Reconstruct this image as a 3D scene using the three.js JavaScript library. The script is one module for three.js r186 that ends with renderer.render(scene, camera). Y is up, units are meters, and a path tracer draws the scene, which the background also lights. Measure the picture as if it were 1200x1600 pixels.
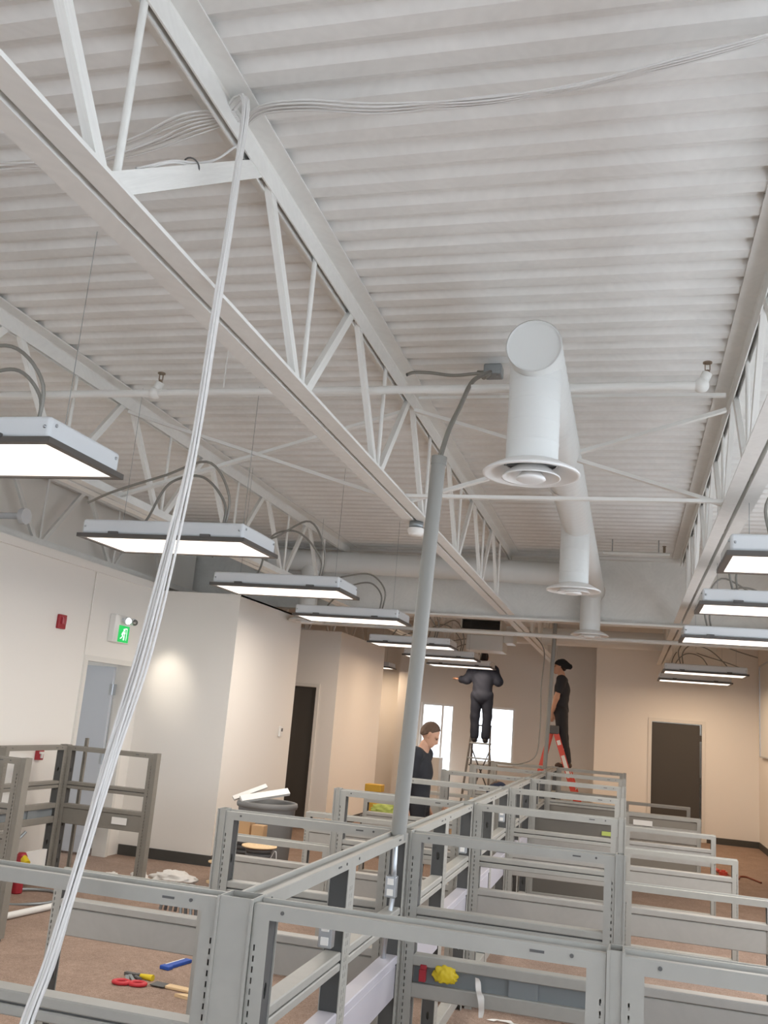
import * as THREE from 'three';
import { mergeGeometries, mergeVertices } from 'three/addons/utils/BufferGeometryUtils.js';
import { RoundedBoxGeometry } from 'three/addons/geometries/RoundedBoxGeometry.js';
import { RectAreaLightUniformsLib } from 'three/addons/lights/RectAreaLightUniformsLib.js';
import { ImprovedNoise } from 'three/addons/math/ImprovedNoise.js';

// ───────── camera, sky, exposure ─────────
RectAreaLightUniformsLib.init();
const scene = new THREE.Scene();
const camera = new THREE.PerspectiveCamera(58.56, 1200 / 1600, 0.05, 120);
const D = Math.PI / 180;
camera.rotation.order = 'YXZ';
camera.rotation.set(12.6 * D, 15.55 * D, 4.777 * D);
camera.position.set(0, 1.72, 0);
scene.add(camera);
const renderer = new THREE.WebGLRenderer({ antialias: true });
renderer.toneMapping = THREE.LinearToneMapping;
renderer.toneMappingExposure = 2.15;
renderer.shadowMap.enabled = true;
scene.background = new THREE.Color(1.42, 1.56, 1.74);      // overcast daylight behind the windows
const PANEL_LIGHT = 6.7, PANEL_COLOR = 0xffddb9, PANEL_NEUTRAL = 0xfffaf3, PANEL_GLOW = .75;

// ───────── helpers ─────────
const used = {};
function numbered(n) { const k = (used[n] = (used[n] ?? -1) + 1); return k ? n + '_' + String(k).padStart(3, '0') : n; }
function tag(o, label, category, group) {
  o.userData.label = label; o.userData.category = category; if (group) o.userData.group = group; return o;
}
function thing(name, label, category, p = [0, 0, 0], turn = 0, group) {
  const o = new THREE.Group(); o.name = numbered(name); o.position.set(...p); o.rotation.y = turn; scene.add(o);
  return tag(o, label, category, group);
}
function part(name, geo, mat, parent, label) {
  const m = new THREE.Mesh(Array.isArray(geo) ? merge(geo) : geo, mat); m.name = name; m.castShadow = m.receiveShadow = true;
  parent.add(m); if (label) m.userData.label = label; return m;
}
function single(name, geo, mat, label, category, group) {
  const m = part(numbered(name), geo, mat, scene); return tag(m, label, category, group);
}
function struct(name, geo, mat, parent) {
  const m = part(parent ? name : numbered(name), geo, mat, parent ?? scene); if (!parent) m.userData.kind = 'structure'; return m;
}
function merge(gs) {
  return mergeGeometries(gs.map((g) => { const q = g.index ? g.toNonIndexed() : g; for (const k of Object.keys(q.attributes)) if (!['position', 'normal', 'uv'].includes(k)) q.deleteAttribute(k); return q; }));
}
const V = (x, y, z) => new THREE.Vector3(x, y, z);
const box = (x0, x1, y0, y1, z0, z1) => { const g = new THREE.BoxGeometry(Math.abs(x1 - x0), Math.abs(y1 - y0), Math.abs(z1 - z0)); g.translate((x0 + x1) / 2, (y0 + y1) / 2, (z0 + z1) / 2); return g; };
const rbox = (w, h, d, r, x = 0, y = 0, z = 0) => { const g = new RoundedBoxGeometry(w, h, d, 2, r); g.translate(x, y, z); return g; };
function wbox(x0, x1, y0, y1, z0, z1) { // wall box with uv in metres
  const g = box(x0, x1, y0, y1, z0, z1), p = g.attributes.position, n = g.attributes.normal, uv = g.attributes.uv;
  for (let i = 0; i < p.count; i++) {
    if (Math.abs(n.getX(i)) > .5) uv.setXY(i, p.getZ(i), p.getY(i)); else if (Math.abs(n.getY(i)) > .5) uv.setXY(i, p.getX(i), p.getZ(i)); else uv.setXY(i, p.getX(i), p.getY(i));
  }
  return g;
}
function orient(g, a, b) { // geometry along +y from 0..len  -> from a to b
  const d = b.clone().sub(a).normalize(); const q = new THREE.Quaternion().setFromUnitVectors(V(0, 1, 0), d);
  g.applyQuaternion(q); g.translate(a.x, a.y, a.z); return g;
}
function bar(a, b, w, t, roll = 0) { // rectangular bar between two points
  const L = a.distanceTo(b), g = new THREE.BoxGeometry(w, L, t); g.translate(0, L / 2, 0);
  const y = b.clone().sub(a).normalize(); let x = Math.abs(y.x) > .9 ? V(0, 0, 1) : V(1, 0, 0); x.sub(y.clone().multiplyScalar(x.dot(y))).normalize();
  const z = x.clone().cross(y); const m = new THREE.Matrix4().makeBasis(x, y, z); if (roll) g.rotateY(roll); g.applyMatrix4(m); g.translate(a.x, a.y, a.z); return g;
}
function rod(a, b, r, n = 10, r2 = r) { const L = a.distanceTo(b); const g = new THREE.CylinderGeometry(r2, r, L, n); g.translate(0, L / 2, 0); return orient(g, a, b); }
function tube(pts, r, seg = 40, rad = 7) { return new THREE.TubeGeometry(new THREE.CatmullRomCurve3(pts.map((p) => (p.isVector3 ? p : V(...p)))), seg, r, rad, false); }
function lathe(pts, n = 40) { return new THREE.LatheGeometry(pts.map((p) => new THREE.Vector2(p[0], p[1])), n); }
function profileX(pts, L, holes) { // pts in (z,y); extruded along +x
  const s = new THREE.Shape(pts.map((p) => new THREE.Vector2(p[0], p[1])));
  const g = new THREE.ExtrudeGeometry(s, { depth: L, bevelEnabled: false }); // along z; shape x->(-z), so that x axis is the length
  g.applyMatrix4(new THREE.Matrix4().makeBasis(V(0, 0, -1), V(0, 1, 0), V(1, 0, 0))); return g; // (x,y,z)->( z , y, -x )
}
let seed = 7; const rnd = () => { seed = (seed * 1664525 + 1013904223) % 4294967296; return seed / 4294967296; };
const noise = new ImprovedNoise();

// ───────── textures and materials ─────────
function tex(w, h, fn, srgb, rep = 1) {
  const a = new Uint8Array(w * h * 4);
  for (let y = 0; y < h; y++) for (let x = 0; x < w; x++) { const c = fn(x / w, y / h, x, y); const i = (y * w + x) * 4; a[i] = c[0]; a[i + 1] = c[1]; a[i + 2] = c[2]; a[i + 3] = 255; }
  const t = new THREE.DataTexture(a, w, h); t.wrapS = t.wrapT = THREE.RepeatWrapping; t.magFilter = THREE.LinearFilter; t.minFilter = THREE.LinearMipmapLinearFilter; t.generateMipmaps = true;
  if (srgb) t.colorSpace = THREE.SRGBColorSpace; t.repeat.set(rep, rep); t.needsUpdate = true; return t;
}
const cl = (v) => Math.max(0, Math.min(255, v));
const tileNoise = (u, v, f, s) => { // periodic noise on the unit square
  const a = u * Math.PI * 2, b = v * Math.PI * 2, r = f / (2 * Math.PI);
  return noise.noise(Math.cos(a) * r + s, Math.sin(a) * r + Math.cos(b) * r, Math.sin(b) * r + s * 1.7);
};
const carpetTex = tex(512, 512, (u, v) => {
  const n = tileNoise(u, v, 10, 3) * 10 + tileNoise(u, v, 46, 9) * 9, f = (rnd() - .5) * 46;
  return [cl(162 + n + f), cl(138 + n * .9 + f), cl(122 + n * .8 + f)];
}, true, .55);
const carpetBump = tex(512, 512, () => { const f = rnd() * 255; return [f, f, f]; }, false, 2.2);
const wallBump = tex(256, 256, (u, v) => { const f = 128 + tileNoise(u, v, 30, 5) * 60 + (rnd() - .5) * 40; return [f, f, f]; }, false, 2);
const paintTex = tex(256, 256, (u, v) => { const f = 246 + tileNoise(u, v, 8, 2) * 5 + tileNoise(u, v, 34, 6) * 4; return [cl(f), cl(f), cl(f - 2)]; }, true, 1);
const woodTex = tex(256, 256, (u, v) => { const g = Math.sin((v * 24 + tileNoise(u, v, 5, 4) * 2.2) * Math.PI * 2) * 9 + (rnd() - .5) * 12; return [cl(222 + g), cl(192 + g), cl(150 + g)]; }, true, 1);
const cardTex = tex(128, 128, (u, v) => { const g = (rnd() - .5) * 12 + Math.sin(u * 180) * 3; return [cl(184 + g), cl(150 + g), cl(112 + g)]; }, true, 1);
const std = (color, roughness = .6, extra = {}) => new THREE.MeshStandardMaterial({ color, roughness, ...extra });
const M = {
  wall: std(0xf0ece5, .75, { bumpMap: wallBump, bumpScale: .0004 }),
  deck: std(0xefeeec, .55, { map: paintTex }),
  steel: std(0xefeeeb, .5, { map: paintTex }),
  duct: std(0xdfe1df, .38, { metalness: 0 }),
  diff: std(0xf2f2f0, .35),
  black: std(0x1b1a19, .8),
  carpet: std(0xffffff, .97, { map: carpetTex, bumpMap: carpetBump, bumpScale: .003 }),
  grey: std(0xaba9a3, .42, { map: paintTex }),
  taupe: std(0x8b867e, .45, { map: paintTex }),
  greyIn: std(0x7c7b78, .5),
  web: std(0x4d4d4c, .5),
  belt: std(0xaeaba6, .42, { map: paintTex }),
  recess: std(0x7d8284, .5),
  lav: std(0xbab7be, .4),
  base: std(0x4b4945, .7),
  doorDark: std(0x4a4641, .6),
  doorGrey: std(0xc9cdd3, .45),
  frame: std(0xe4e1da, .5),
  metal: std(0xb8bcc0, .3, { metalness: .85 }),
  galv: std(0x9aa0a2, .42, { metalness: .6 }),
  pole: std(0x908f8a, .55),
  flex: std(0x8d8a83, .5, { metalness: .3 }),
  house: std(0xdde1e4, .25),
  rim: std(0x5a5652, .45),
  cable: std(0xdedcd9, .5),
  red: std(0xa32a34, .4), redder: std(0xc43038, .45), orange: std(0xd8503e, .45), yellow: std(0xe0c52a, .5), lime: std(0xb7c468, .7),
  blue: std(0x2450a8, .45), wood: std(0xffffff, .7, { map: woodTex }), card: std(0xffffff, .85, { map: cardTex }),
  white: std(0xeceae5, .5), paper: std(0xe9e6e0, .9, { side: THREE.DoubleSide }), darkGrey: std(0x5b5a59, .6), can: std(0x7b7a78, .55),
  plastic: std(0xe8e4de, .55, { side: THREE.DoubleSide }),
  skin: std(0xc99b80, .55), shirt: std(0x2b2c31, .85), navy: std(0x232b3c, .85), pants: std(0x26262a, .85), boot: std(0x4a3a30, .7), hair: std(0x5a4536, .8), cap: std(0x1f2226, .9), capNavy: std(0x23283a, .9), plaid: std(0x6d5a5a, .9), jean: std(0x3a3f4d, .85),
  glass: new THREE.MeshPhysicalMaterial({ color: 0xffffff, roughness: .02, transmission: 1, thickness: 0, ior: 1.5 }),
  film: std(0xdadbd6, .22),
  glow: std(0xffffff, .5, { emissive: new THREE.Color(PANEL_COLOR).lerp(new THREE.Color(1, 1, 1), .55), emissiveIntensity: PANEL_GLOW }),
};

// ───────── building shell ─────────
const XL = -9, XR = 2.3, ZB = -20, ZF = 4.2, TOP = 3.88;
struct('floor', wbox(XL - .2, XR + .4, -.15, 0, ZB - .2, ZF + .2), M.carpet);
{ // corrugated steel deck, ribs running across the room
  const p = .178, d = .026, n = Math.ceil((ZF - ZB + .4) / p), pts = [];
  for (let i = 0; i < n; i++) { const z = i * p; pts.push([z, 0], [z + .072, 0], [z + .116, d], [z + .134, d]); }
  const zEnd = n * p; pts.push([zEnd, 0], [zEnd, d + .03], [0, d + .03]);
  const g = profileX(pts.map(([z, y]) => [z, y]), XR - XL + .4);
  g.translate(XL - .2, TOP, ZF + .2);
  const pa = g.attributes.position, uv = g.attributes.uv; for (let i = 0; i < pa.count; i++) uv.setXY(i, pa.getX(i), pa.getZ(i));
  struct('ceiling', [g, box(XL - .2, XR + .4, TOP + .07, TOP + .25, ZB - .2, ZF + .2)], M.deck);
}
const T = .12;
// left partition with the door opening z -9.36..-8.52
const LX = -5.43, DZ0 = -9.37, DZ1 = -8.5, DH = 2.04, LT = 2.99;
struct('wall_left', [wbox(LX - T, LX, 0, LT, DZ1 + .055, ZF), wbox(LX - T, LX, DH + .055, LT, DZ0 - .055, DZ1 + .055), wbox(LX - T, LX, 0, LT, -9.65, DZ0 - .055)], M.wall);
// boxed-out partition with the light patch, its warm side, the recess with the dark door, and the run beyond
const BT = 2.95;
struct('wall_partition', wbox(LX - T, -4.3, 0, BT, -9.65 - T, -9.65), M.wall);
struct('wall_partition_side', wbox(-4.3 - T, -4.3, 0, BT, -11.75, -9.65 - T), M.wall);
struct('wall_partition_return', wbox(-6.6, -4.3 - T, 0, BT, -11.75, -11.63), M.wall);
struct('wall_recess', [wbox(-6.6, -4.99, 0, BT, -13.72, -13.6), wbox(-4.99, -4.57, 2.13, BT, -13.72, -13.6), wbox(-4.57, -4.3, 0, BT, -13.72, -13.6)], M.wall);
struct('wall_far_left', wbox(-4.3 - T, -4.3, 0, BT, -16.3, -13.72), M.wall);
struct('added_bounce_lid', wbox(-5.86, -4.3, BT - .02, BT, -11.63, -9.66), M.wall);  // unseen white lid, added to bounce light into the space above the partition
struct('trim', box(LX - T - .02, LX + .03, LT - .03, LT + .05, -9.64, ZF), M.wall);
struct('wall_recess_left', wbox(-6.72, -6.6, 0, BT, -13.72, -11.63), M.wall);
struct('wall_outer_left', [wbox(XL - .2, XL, 0, TOP + .06, ZB, -9.8), wbox(XL - .2, XL, 0, TOP + .06, -8, ZF), wbox(XL - .2, XL, 0, .3, -9.8, -8), wbox(XL - .2, XL, 2.4, TOP + .06, -9.8, -8), wbox(-5.98, -5.86, 2.62, TOP + .06, -11.5, ZF)], M.wall);
const RW = [[.3, 3.4], [-3, .1], [-6.3, -3.2], [-9.6, -6.5]], RY = [.8, 2.95]; // daylight windows along the right wall, beside and ahead of the camera
struct('wall_right', [wbox(XR, XR + .2, 0, RY[0], -9.6, ZF), wbox(XR, XR + .2, RY[1], TOP + .06, -9.6, ZF), wbox(XR, XR + .2, 0, TOP + .06, ZB, -9.6), wbox(XR, XR + .2, RY[0], RY[1], 3.4, ZF), wbox(XR, XR + .2, RY[0], RY[1], .1, .3), wbox(XR, XR + .2, RY[0], RY[1], -3.2, -3), wbox(XR, XR + .2, RY[0], RY[1], -6.5, -6.3)], M.wall);
// back wall with two window openings, and the nearer block with the dark door on the right
const W1 = [-4.35, -3.62], W2 = [-3.22, -2.31];
struct('wall_back', [wbox(XL, W1[0], 0, TOP + .06, ZB - .2, ZB), wbox(W1[0], W1[1], 2.1, TOP + .06, ZB - .2, ZB), wbox(W1[1], W2[0], 0, TOP + .06, ZB - .2, ZB), wbox(W2[0], W2[1], 2.12, TOP + .06, ZB - .2, ZB), wbox(W2[0], W2[1], 0, .93, ZB - .2, ZB), wbox(W2[1], -.58, 0, TOP + .06, ZB - .2, ZB)], M.wall);
struct('wall_back_right', [wbox(-.58, .39, 0, TOP + .06, -18.3, -18.1), wbox(.39, 1.39, 2.11, TOP + .06, -18.3, -18.1), wbox(1.39, XR, 0, TOP + .06, -18.3, -18.1), wbox(-.58, -.38, 0, TOP + .06, ZB, -18.3)], M.wall);
struct('wall_closet', wbox(-.38, XR, 0, 2.4, -18.75, -18.65), M.wall);
struct('wall_pier', wbox(-4.78, -4.5, 0, 3.2, ZB, ZB + .5), M.wall);
// wall behind the camera with its strip of windows
struct('wall_front', [wbox(XL, XR, 0, .6, ZF, ZF + .2), wbox(XL, XR, 3.3, TOP + .06, ZF, ZF + .2), wbox(XL, -4.9, .6, 3.3, ZF, ZF + .2), wbox(-1.6, -1.4, .6, 3.3, ZF, ZF + .2), wbox(2, XR, .6, 3.3, ZF, ZF + .2)], M.wall);
function windowAt(x0, x1, y0, y1, z, mull, onRight) {
  const w = new THREE.Group(); if (onRight) { w.rotation.y = -Math.PI / 2; w.position.x = onRight; } w.name = numbered('window'); w.userData.kind = 'structure'; scene.add(w);
  const f = .045; const bars = [box(x0, x1, y0, y0 + f, z - .04, z + .04), box(x0, x1, y1 - f, y1, z - .04, z + .04), box(x0, x0 + f, y0 + f, y1 - f, z - .04, z + .04), box(x1 - f, x1, y0 + f, y1 - f, z - .04, z + .04)];
  let xs = [x0 + f, ...mull.flatMap((m) => [m - .02, m + .02]), x1 - f];
  for (const m of mull) bars.push(box(m - .02, m + .02, y0 + f, y1 - f, z - .035, z + .035));
  struct('window_frame', bars, M.white, w);
  for (let i = 0; i < xs.length; i += 2) { const g = new THREE.PlaneGeometry(xs[i + 1] - xs[i], y1 - y0 - 2 * f); g.translate((xs[i] + xs[i + 1]) / 2, (y0 + y1) / 2, z); struct('window_pane', g, M.glass, w); }
}
for (const [a, b] of RW) windowAt(a, b, RY[0], RY[1], 0, [(a * 2 + b) / 3, (a + b * 2) / 3], XR + .1);
windowAt(-4.9, -1.6, .6, 3.3, ZF + .1, [-3.8, -2.7]);
windowAt(-1.4, 2, .6, 3.3, ZF + .1, [-.3, .8]);
windowAt(W1[0], W1[1], 0, 2.1, ZB - .1, [-3.88]);
windowAt(W2[0], W2[1], .93, 2.12, ZB - .1, []);
struct('trim', [box(W2[0] - .02, W2[1] + .02, .9, .93, ZB - .2, ZB + .06)], M.frame);
// baseboards
struct('baseboard_partition', box(LX + .02, -4.288, 0, .11, -9.65, -9.638), M.base);
struct('baseboard_partition_side', box(-4.3, -4.288, 0, .11, -11.75, -9.65), M.base);
struct('baseboard_back_right', [box(1.42, XR, 0, .11, -18.1, -18.088), box(-.58, .36, 0, .11, -18.1, -18.088)], M.base);
struct('baseboard_right', box(XR - .012, XR, 0, .11, -18.088, ZF), M.base);
struct('baseboard_far_left', box(-4.3, -4.288, 0, .11, -16.3, -13.6), M.base);
// vestibule behind the open grey door
struct('wall_vestibule', [wbox(XL, LX - T, 0, 2.5, -9.9, -9.8), wbox(XL, LX - T, 0, 2.5, -8, -7.9), wbox(XL, LX - T, 2.5, 2.6, -9.9, -7.9)], M.wall);
function doorFrame(parent, along, p) { struct('door_frame', p, M.frame, parent); }
{ // door 1: grey leaf standing open at a right angle, white frame in the left wall
  const d = new THREE.Group(); d.name = 'door_1'; d.userData.kind = 'structure'; scene.add(d);
  const f = .055;
  struct('door_frame', [box(LX - T - .02, LX + .025, 0, DH + f, DZ1, DZ1 + f), box(LX - T - .02, LX + .025, 0, DH + f, DZ0 - f, DZ0), box(LX - T - .02, LX + .025, DH, DH + f, DZ0, DZ1)], M.frame, d);
  struct('door_leaf', rbox(.84, 2.0, .045, .004, LX - T - .03 - .42, 1.02, DZ0 + .03), M.doorGrey, d);
  for (const y of [.28, 1.02, 1.77]) struct('hinge', [box(LX - T - .055, LX - T + .03, y - .06, y + .06, DZ0 + .0535, DZ0 + .0575), rod(V(LX - T - .012, y - .06, DZ0 + .062), V(LX - T - .012, y + .06, DZ0 + .062), .008, 8)], M.metal, d);
  struct('strike_plate', box(LX - T + .02, LX - .03, 1.28, 1.45, DZ1 - .004, DZ1), M.darkGrey, d);
}
{ // door 2: dark leaf in the recess
  const d = new THREE.Group(); d.name = 'door_2'; d.userData.kind = 'structure'; scene.add(d);
  struct('door_leaf', rbox(.75, 2.07, .045, .004, -4.995, 1.04, -13.66), M.doorDark, d);
  struct('door_frame', [box(-4.62, -4.57, 0, 2.13, -13.73, -13.575), box(-4.99, -4.62, 2.08, 2.13, -13.73, -13.575)], M.frame, d);
}
{ // door 3: dark door in the back right block
  const d = new THREE.Group(); d.name = 'door_3'; d.userData.kind = 'structure'; scene.add(d);
  struct('door_leaf', rbox(.84, 2.03, .045, .004, .875, 1.02, -18.14), M.doorDark, d);
  struct('door_frame', [box(.39, .45, 0, 2.11, -18.31, -18.07), box(1.33, 1.39, 0, 2.11, -18.31, -18.07), box(.45, 1.33, 2.05, 2.11, -18.31, -18.07)], M.frame, d);
  for (const y of [.3, 1.05, 1.8]) struct('hinge', [box(1.295, 1.33, y - .055, y + .055, -18.118, -18.112), rod(V(1.312, y - .055, -18.105), V(1.312, y + .055, -18.105), .009, 8)], M.darkGrey, d);
}

// ───────── roof steel ─────────
const CH = 3.085; // underside of the bottom chords
function joist(x, zs, z0, z1, label) {
  const t = thing('steel_joist', label, 'joist', [x, 0, 0], 0, undefined);
  const L = z0 - z1, ang = (s, up) => { // angle: flat leg away from the gap, upright leg beside it
    const a = .012, w = up ? .078 : .1, h = up ? .085 : .1, k = .007;
    const P = up ? [[s * a, 0], [s * (a + w), 0], [s * (a + w), k], [s * (a + k + .006), k], [s * (a + k), k + .006], [s * (a + k), h], [s * a, h]]
      : [[s * a, 0], [s * (a + w), 0], [s * (a + w), -k], [s * (a + k + .006), -k], [s * (a + k), -k - .006], [s * (a + k), -h], [s * a, -h]];
    const sh = new THREE.Shape(P.map((p) => new THREE.Vector2(p[0], p[1]))); const g = new THREE.ExtrudeGeometry(sh, { depth: L, bevelEnabled: false }); g.translate(0, up ? CH : TOP - .001, z1); return g;
  };
  for (const s of [1, -1]) { part('bottom_chord', ang(s, true), M.steel, t); part('top_chord', ang(s, false), M.steel, t); }
  const yb = CH + .05, yt = TOP - .06;
  for (let i = 0; i < zs.length; i++) {
    const z = zs[i];
    if (z < z0 && z > z1) part('web_post', rod(V(0, yb, z - .02), V(0, yt, z - .02), .0125, 8), M.steel, t);
    if (i + 1 < zs.length) {
      const m = (z + zs[i + 1]) / 2 - (z < -2 && z > -2.1 ? .17 : 0), wide = z < -2 && z > -2.1; if (z > z0 || zs[i + 1] < z1) continue;
      part('web_diagonal', bar(V(0, yb, z + (wide ? .02 : -.05)), V(0, yt, m + .04), .03, wide ? .07 : .05), M.steel, t);
      part('web_diagonal', bar(V(0, yb, zs[i + 1] + .05), V(0, yt, m - .06), .03, .046), M.steel, t);
    }
  }
  return t;
}
const zsA = [3.4, 2.02, .64, -.74, -2.06, -3.68, -5.03, -6.38, -7.76, -9.14, -10.4], zsB = [-11.85, -13.2, -14.55, -15.9, -17.25, -18.6, -19.9];
const jx = [[-7.8, 'white steel roof joist deepest over the rooms behind the left wall'], [-5.7, 'white steel roof joist running just over the left wall, above the fire alarm'], [-3.62, 'white steel roof joist over the left row of light panels'], [-1.47, 'white steel roof joist with the white cables hung over it, largest in the picture'], [.6, 'white steel roof joist at the right edge, beside the right row of light panels']];
for (const [x, l] of jx) joist(x, zsA, ZF - .02, -11.42, l);
for (const [x, l] of jx.slice(1)) joist(x, zsB, -11.78, x > 0 ? -18.05 : ZB + .02, l.replace('roof joist', 'far roof joist beyond the girder,').replace(', largest in the picture', '').replace('with the white cables hung over it', 'ending above the beanie man').replace(', above the fire alarm', '').replace('running just', 'just').replace('at the right edge, beside the right row of light panels', 'over the right row of panels'));
{ // girder
  const g = thing('girder', 'deep white steel girder crossing the room behind the round cross duct', 'beam', [0, 0, -11.6]);
  part('web_plate', (() => { const s = new THREE.Shape([[XL, 3.07], [XR, 3.07], [XR, TOP - .03], [XL, TOP - .03]].map((p) => new THREE.Vector2(...p))); const h = new THREE.Path(); h.absellipse(-.435, 3.455, .14, .14, 0, Math.PI * 2, true); s.holes.push(h); const w = new THREE.ExtrudeGeometry(s, { depth: .016, bevelEnabled: false, curveSegments: 40 }); w.translate(0, 0, -.008); return w; })(), M.steel, g);
  part('bottom_flange', box(XL, XR, 3.045, 3.07, -.11, .11), M.steel, g);
  part('top_flange', box(XL, XR, TOP - .03, TOP - .002, -.11, .11), M.steel, g);
}
{ // beam line at z -12.6: pipe and secondary tube
  single('sprinkler_main', [rod(V(XL, 2.97, -12.6), V(XR, 2.97, -12.6), .03, 14)], M.steel, 'thin white pipe crossing the room just below and beyond the girder', 'pipe');
}
// bridging between joists
function brace(name, a, b, label, w = .04) { single(name, bar(V(...a), V(...b), w, w * .55), M.steel, label, 'brace'); }
const zb = -5.66;
brace('cross_brace', [-1.42, 3.74, zb], [.55, 3.12, zb], 'slanting white brace falling to the right behind the round duct');
brace('cross_brace', [-1.42, 3.12, zb - .04], [.55, 3.74, zb - .04], 'slanting white brace rising to the right behind the first ceiling diffuser');
brace('bottom_strut', [-1.40, 3.10, zb + .18], [.55, 3.10, zb + .18], 'level white strut passing low behind the first ceiling diffuser', .036);
brace('top_strut', [-1.38, 3.80, zb + .06], [.54, 3.80, zb + .06], 'level white strut close under the deck behind the duct, above the crossed braces', .036);
brace('cross_brace', [-3.57, 3.74, zb], [-1.52, 3.12, zb], 'slanting white brace falling to the right over the second left light panel');
brace('cross_brace', [-3.57, 3.12, zb - .04], [-1.52, 3.74, zb - .04], 'slanting white brace rising to the right over the second left light panel');
{ // sprinkler line across the room
  const p = thing('sprinkler_pipe', 'white sprinkler pipe crossing under the deck in front of the crossed braces', 'pipe', [0, 3.55, -4.78]);
  for (const x of [-4.4, -2.4]) part('hanger_rod', rod(V(x, .02, 0), V(x, .335, 0), .004, 8), M.steel, p);
  part('pipe_run', rod(V(-5.3, 0, 0), V(.35, 0, 0), .024, 14), M.steel, p);
  for (const x of [-2.86, .34]) {
    part('elbow_fitting', [new THREE.SphereGeometry(.04, 14, 10).translate(x, 0, 0), rod(V(x, 0, 0), V(x + .03, .07, 0), .026, 12)], M.steel, p);
    const h = part('sprinkler_head', [rod(V(x + .03, .06, 0), V(x + .03, .085, 0), .013, 10), bar(V(x + .018, .085, 0), V(x + .018, .125, 0), .005, .006), bar(V(x + .042, .085, 0), V(x + .042, .125, 0), .005, .006), rod(V(x + .03, .125, 0), V(x + .03, .131, 0), .024, 14)], std(0x8a7a68, .4, { metalness: .5 }), p, 'brass sprinkler head');
  }
  const q = thing('sprinkler_pipe', 'short white sprinkler pipe far back in front of the girder, right of the duct', 'pipe', [0, 3.72, -10.4]);
  part('pipe_run', rod(V(-.3, 0, 0), V(.42, 0, 0), .022, 12), M.steel, q); for (const x of [-.2, .3]) part('hanger_rod', rod(V(x, .02, 0), V(x, .165, 0), .005, 8), M.galv, q);
  part('sprinkler_head', [rod(V(.36, 0, 0), V(.36, .09, 0), .014, 8), rod(V(.36, .09, 0), V(.36, .095, 0), .022, 12)], std(0x8a7a68, .4, { metalness: .5 }), q);
}

// ───────── ducts ─────────
function pipeBetween(a, b, r, ridge = .11) { // spiral duct: fine standing seams
  const L = a.distanceTo(b), pts = []; pts.push([r - .006, 0], [r, 0]);
  for (let s = ridge; s < L - .02; s += ridge) pts.push([r, s - .006], [r + .0018, s - .003], [r + .0018, s + .003], [r, s + .006]);
  pts.push([r, L], [r - .006, L]); return orient(lathe(pts, 44), a, b);
}
{
  const r = .127, y = 3.455, x = -.455, z0 = -4.0, z1 = -13.0;
  const t = thing('supply_duct', 'long white round duct running away with a capped open end', 'duct', [x, y, z0]);
  part('duct_barrel', pipeBetween(V(0, 0, 0), V(.03, 0, z1 - z0), r), M.duct, t);
  part('end_cap', (() => { const g = lathe([[0, 0], [r - .012, 0], [r - .004, .014], [r + .003, .014], [r + .003, -.05], [r - .004, -.05]], 48); g.rotateX(Math.PI / 2); return g; })(), M.duct, t);
  for (const z of [-1.05, -2.35, -4.6, -6.1, -8.0]) part('joint_collar', (() => { const g = lathe([[r, -.03], [r + .006, -.026], [r + .006, .026], [r, .03]], 40); g.rotateX(Math.PI / 2); g.translate(0, 0, z); return g; })(), M.duct, t);
  part('duct_elbow', (() => { const pts = []; for (let i = 0; i <= 10; i++) { const a = i / 10 * Math.PI / 2; pts.push(V(.03 - .25 * (1 - Math.cos(a)), -.1 * i / 10, z1 - z0 - .25 * Math.sin(a))); } return tube(pts, r, 24, 30); })(), M.duct, t);
  [[-4.17, 'nearest white round ceiling diffuser on its drop, under the open duct end'], [-7.8, 'second white round ceiling diffuser along the duct'], [-11.4, 'farthest white round ceiling diffuser near the end of the duct']].forEach(([z, l], i) => diffuser(x - .005, z, y, 2.9, l));
}
function diffuser(x, z, yTop, y, label) {
  const t = thing('ceiling_diffuser', label, 'air diffuser', [x, y, z], 0);
  part('drop_pipe', pipeBetween(V(0, .03, 0), V(0, yTop - y, 0), .123, .1), M.duct, t);
  part('outer_cone', lathe([[.118, .045], [.15, .034], [.215, .0], [.228, -.012], [.226, -.02], [.212, -.02], [.15, .01], [.13, .03], [.118, .04]], 56), M.diff, t);
  part('middle_cone', lathe([[.075, .02], [.1, .004], [.135, -.028], [.138, -.034], [.13, -.034], [.095, -.008], [.07, .012], [.075, .02]], 56), M.diff, t);
  part('centre_cone', lathe([[.0, .012], [.04, .0], [.066, -.03], [.07, -.04], [.055, -.048], [0, -.05]], 48), M.diff, t);
  part('damper_throat', lathe([[0, .06], [.11, .06], [.116, .03]], 40), M.darkGrey, t);
  part('mounting_bracket', [box(-.13, .13, .028, .04, -.006, .006), box(-.006, .006, .028, .04, -.13, .13), rod(V(0, -.02, 0), V(0, .05, 0), .006, 8)], M.galv, t);
}
{
  const t = thing('cross_duct', 'white round duct crossing the room in front of the girder', 'duct', [0, 3.645, -11.2]);
  part('duct_barrel', pipeBetween(V(-4.6, 0, 0), V(-.42, -.06, 0), .142, .14), M.duct, t);
  part('end_cap', rod(V(-4.61, 0, 0), V(-4.595, 0, 0), .145, 40), M.duct, t);
}
diffuser(-4.04, -11.2, 3.66, 2.86, 'white round ceiling diffuser at far left above the boxed-out wall');
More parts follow.
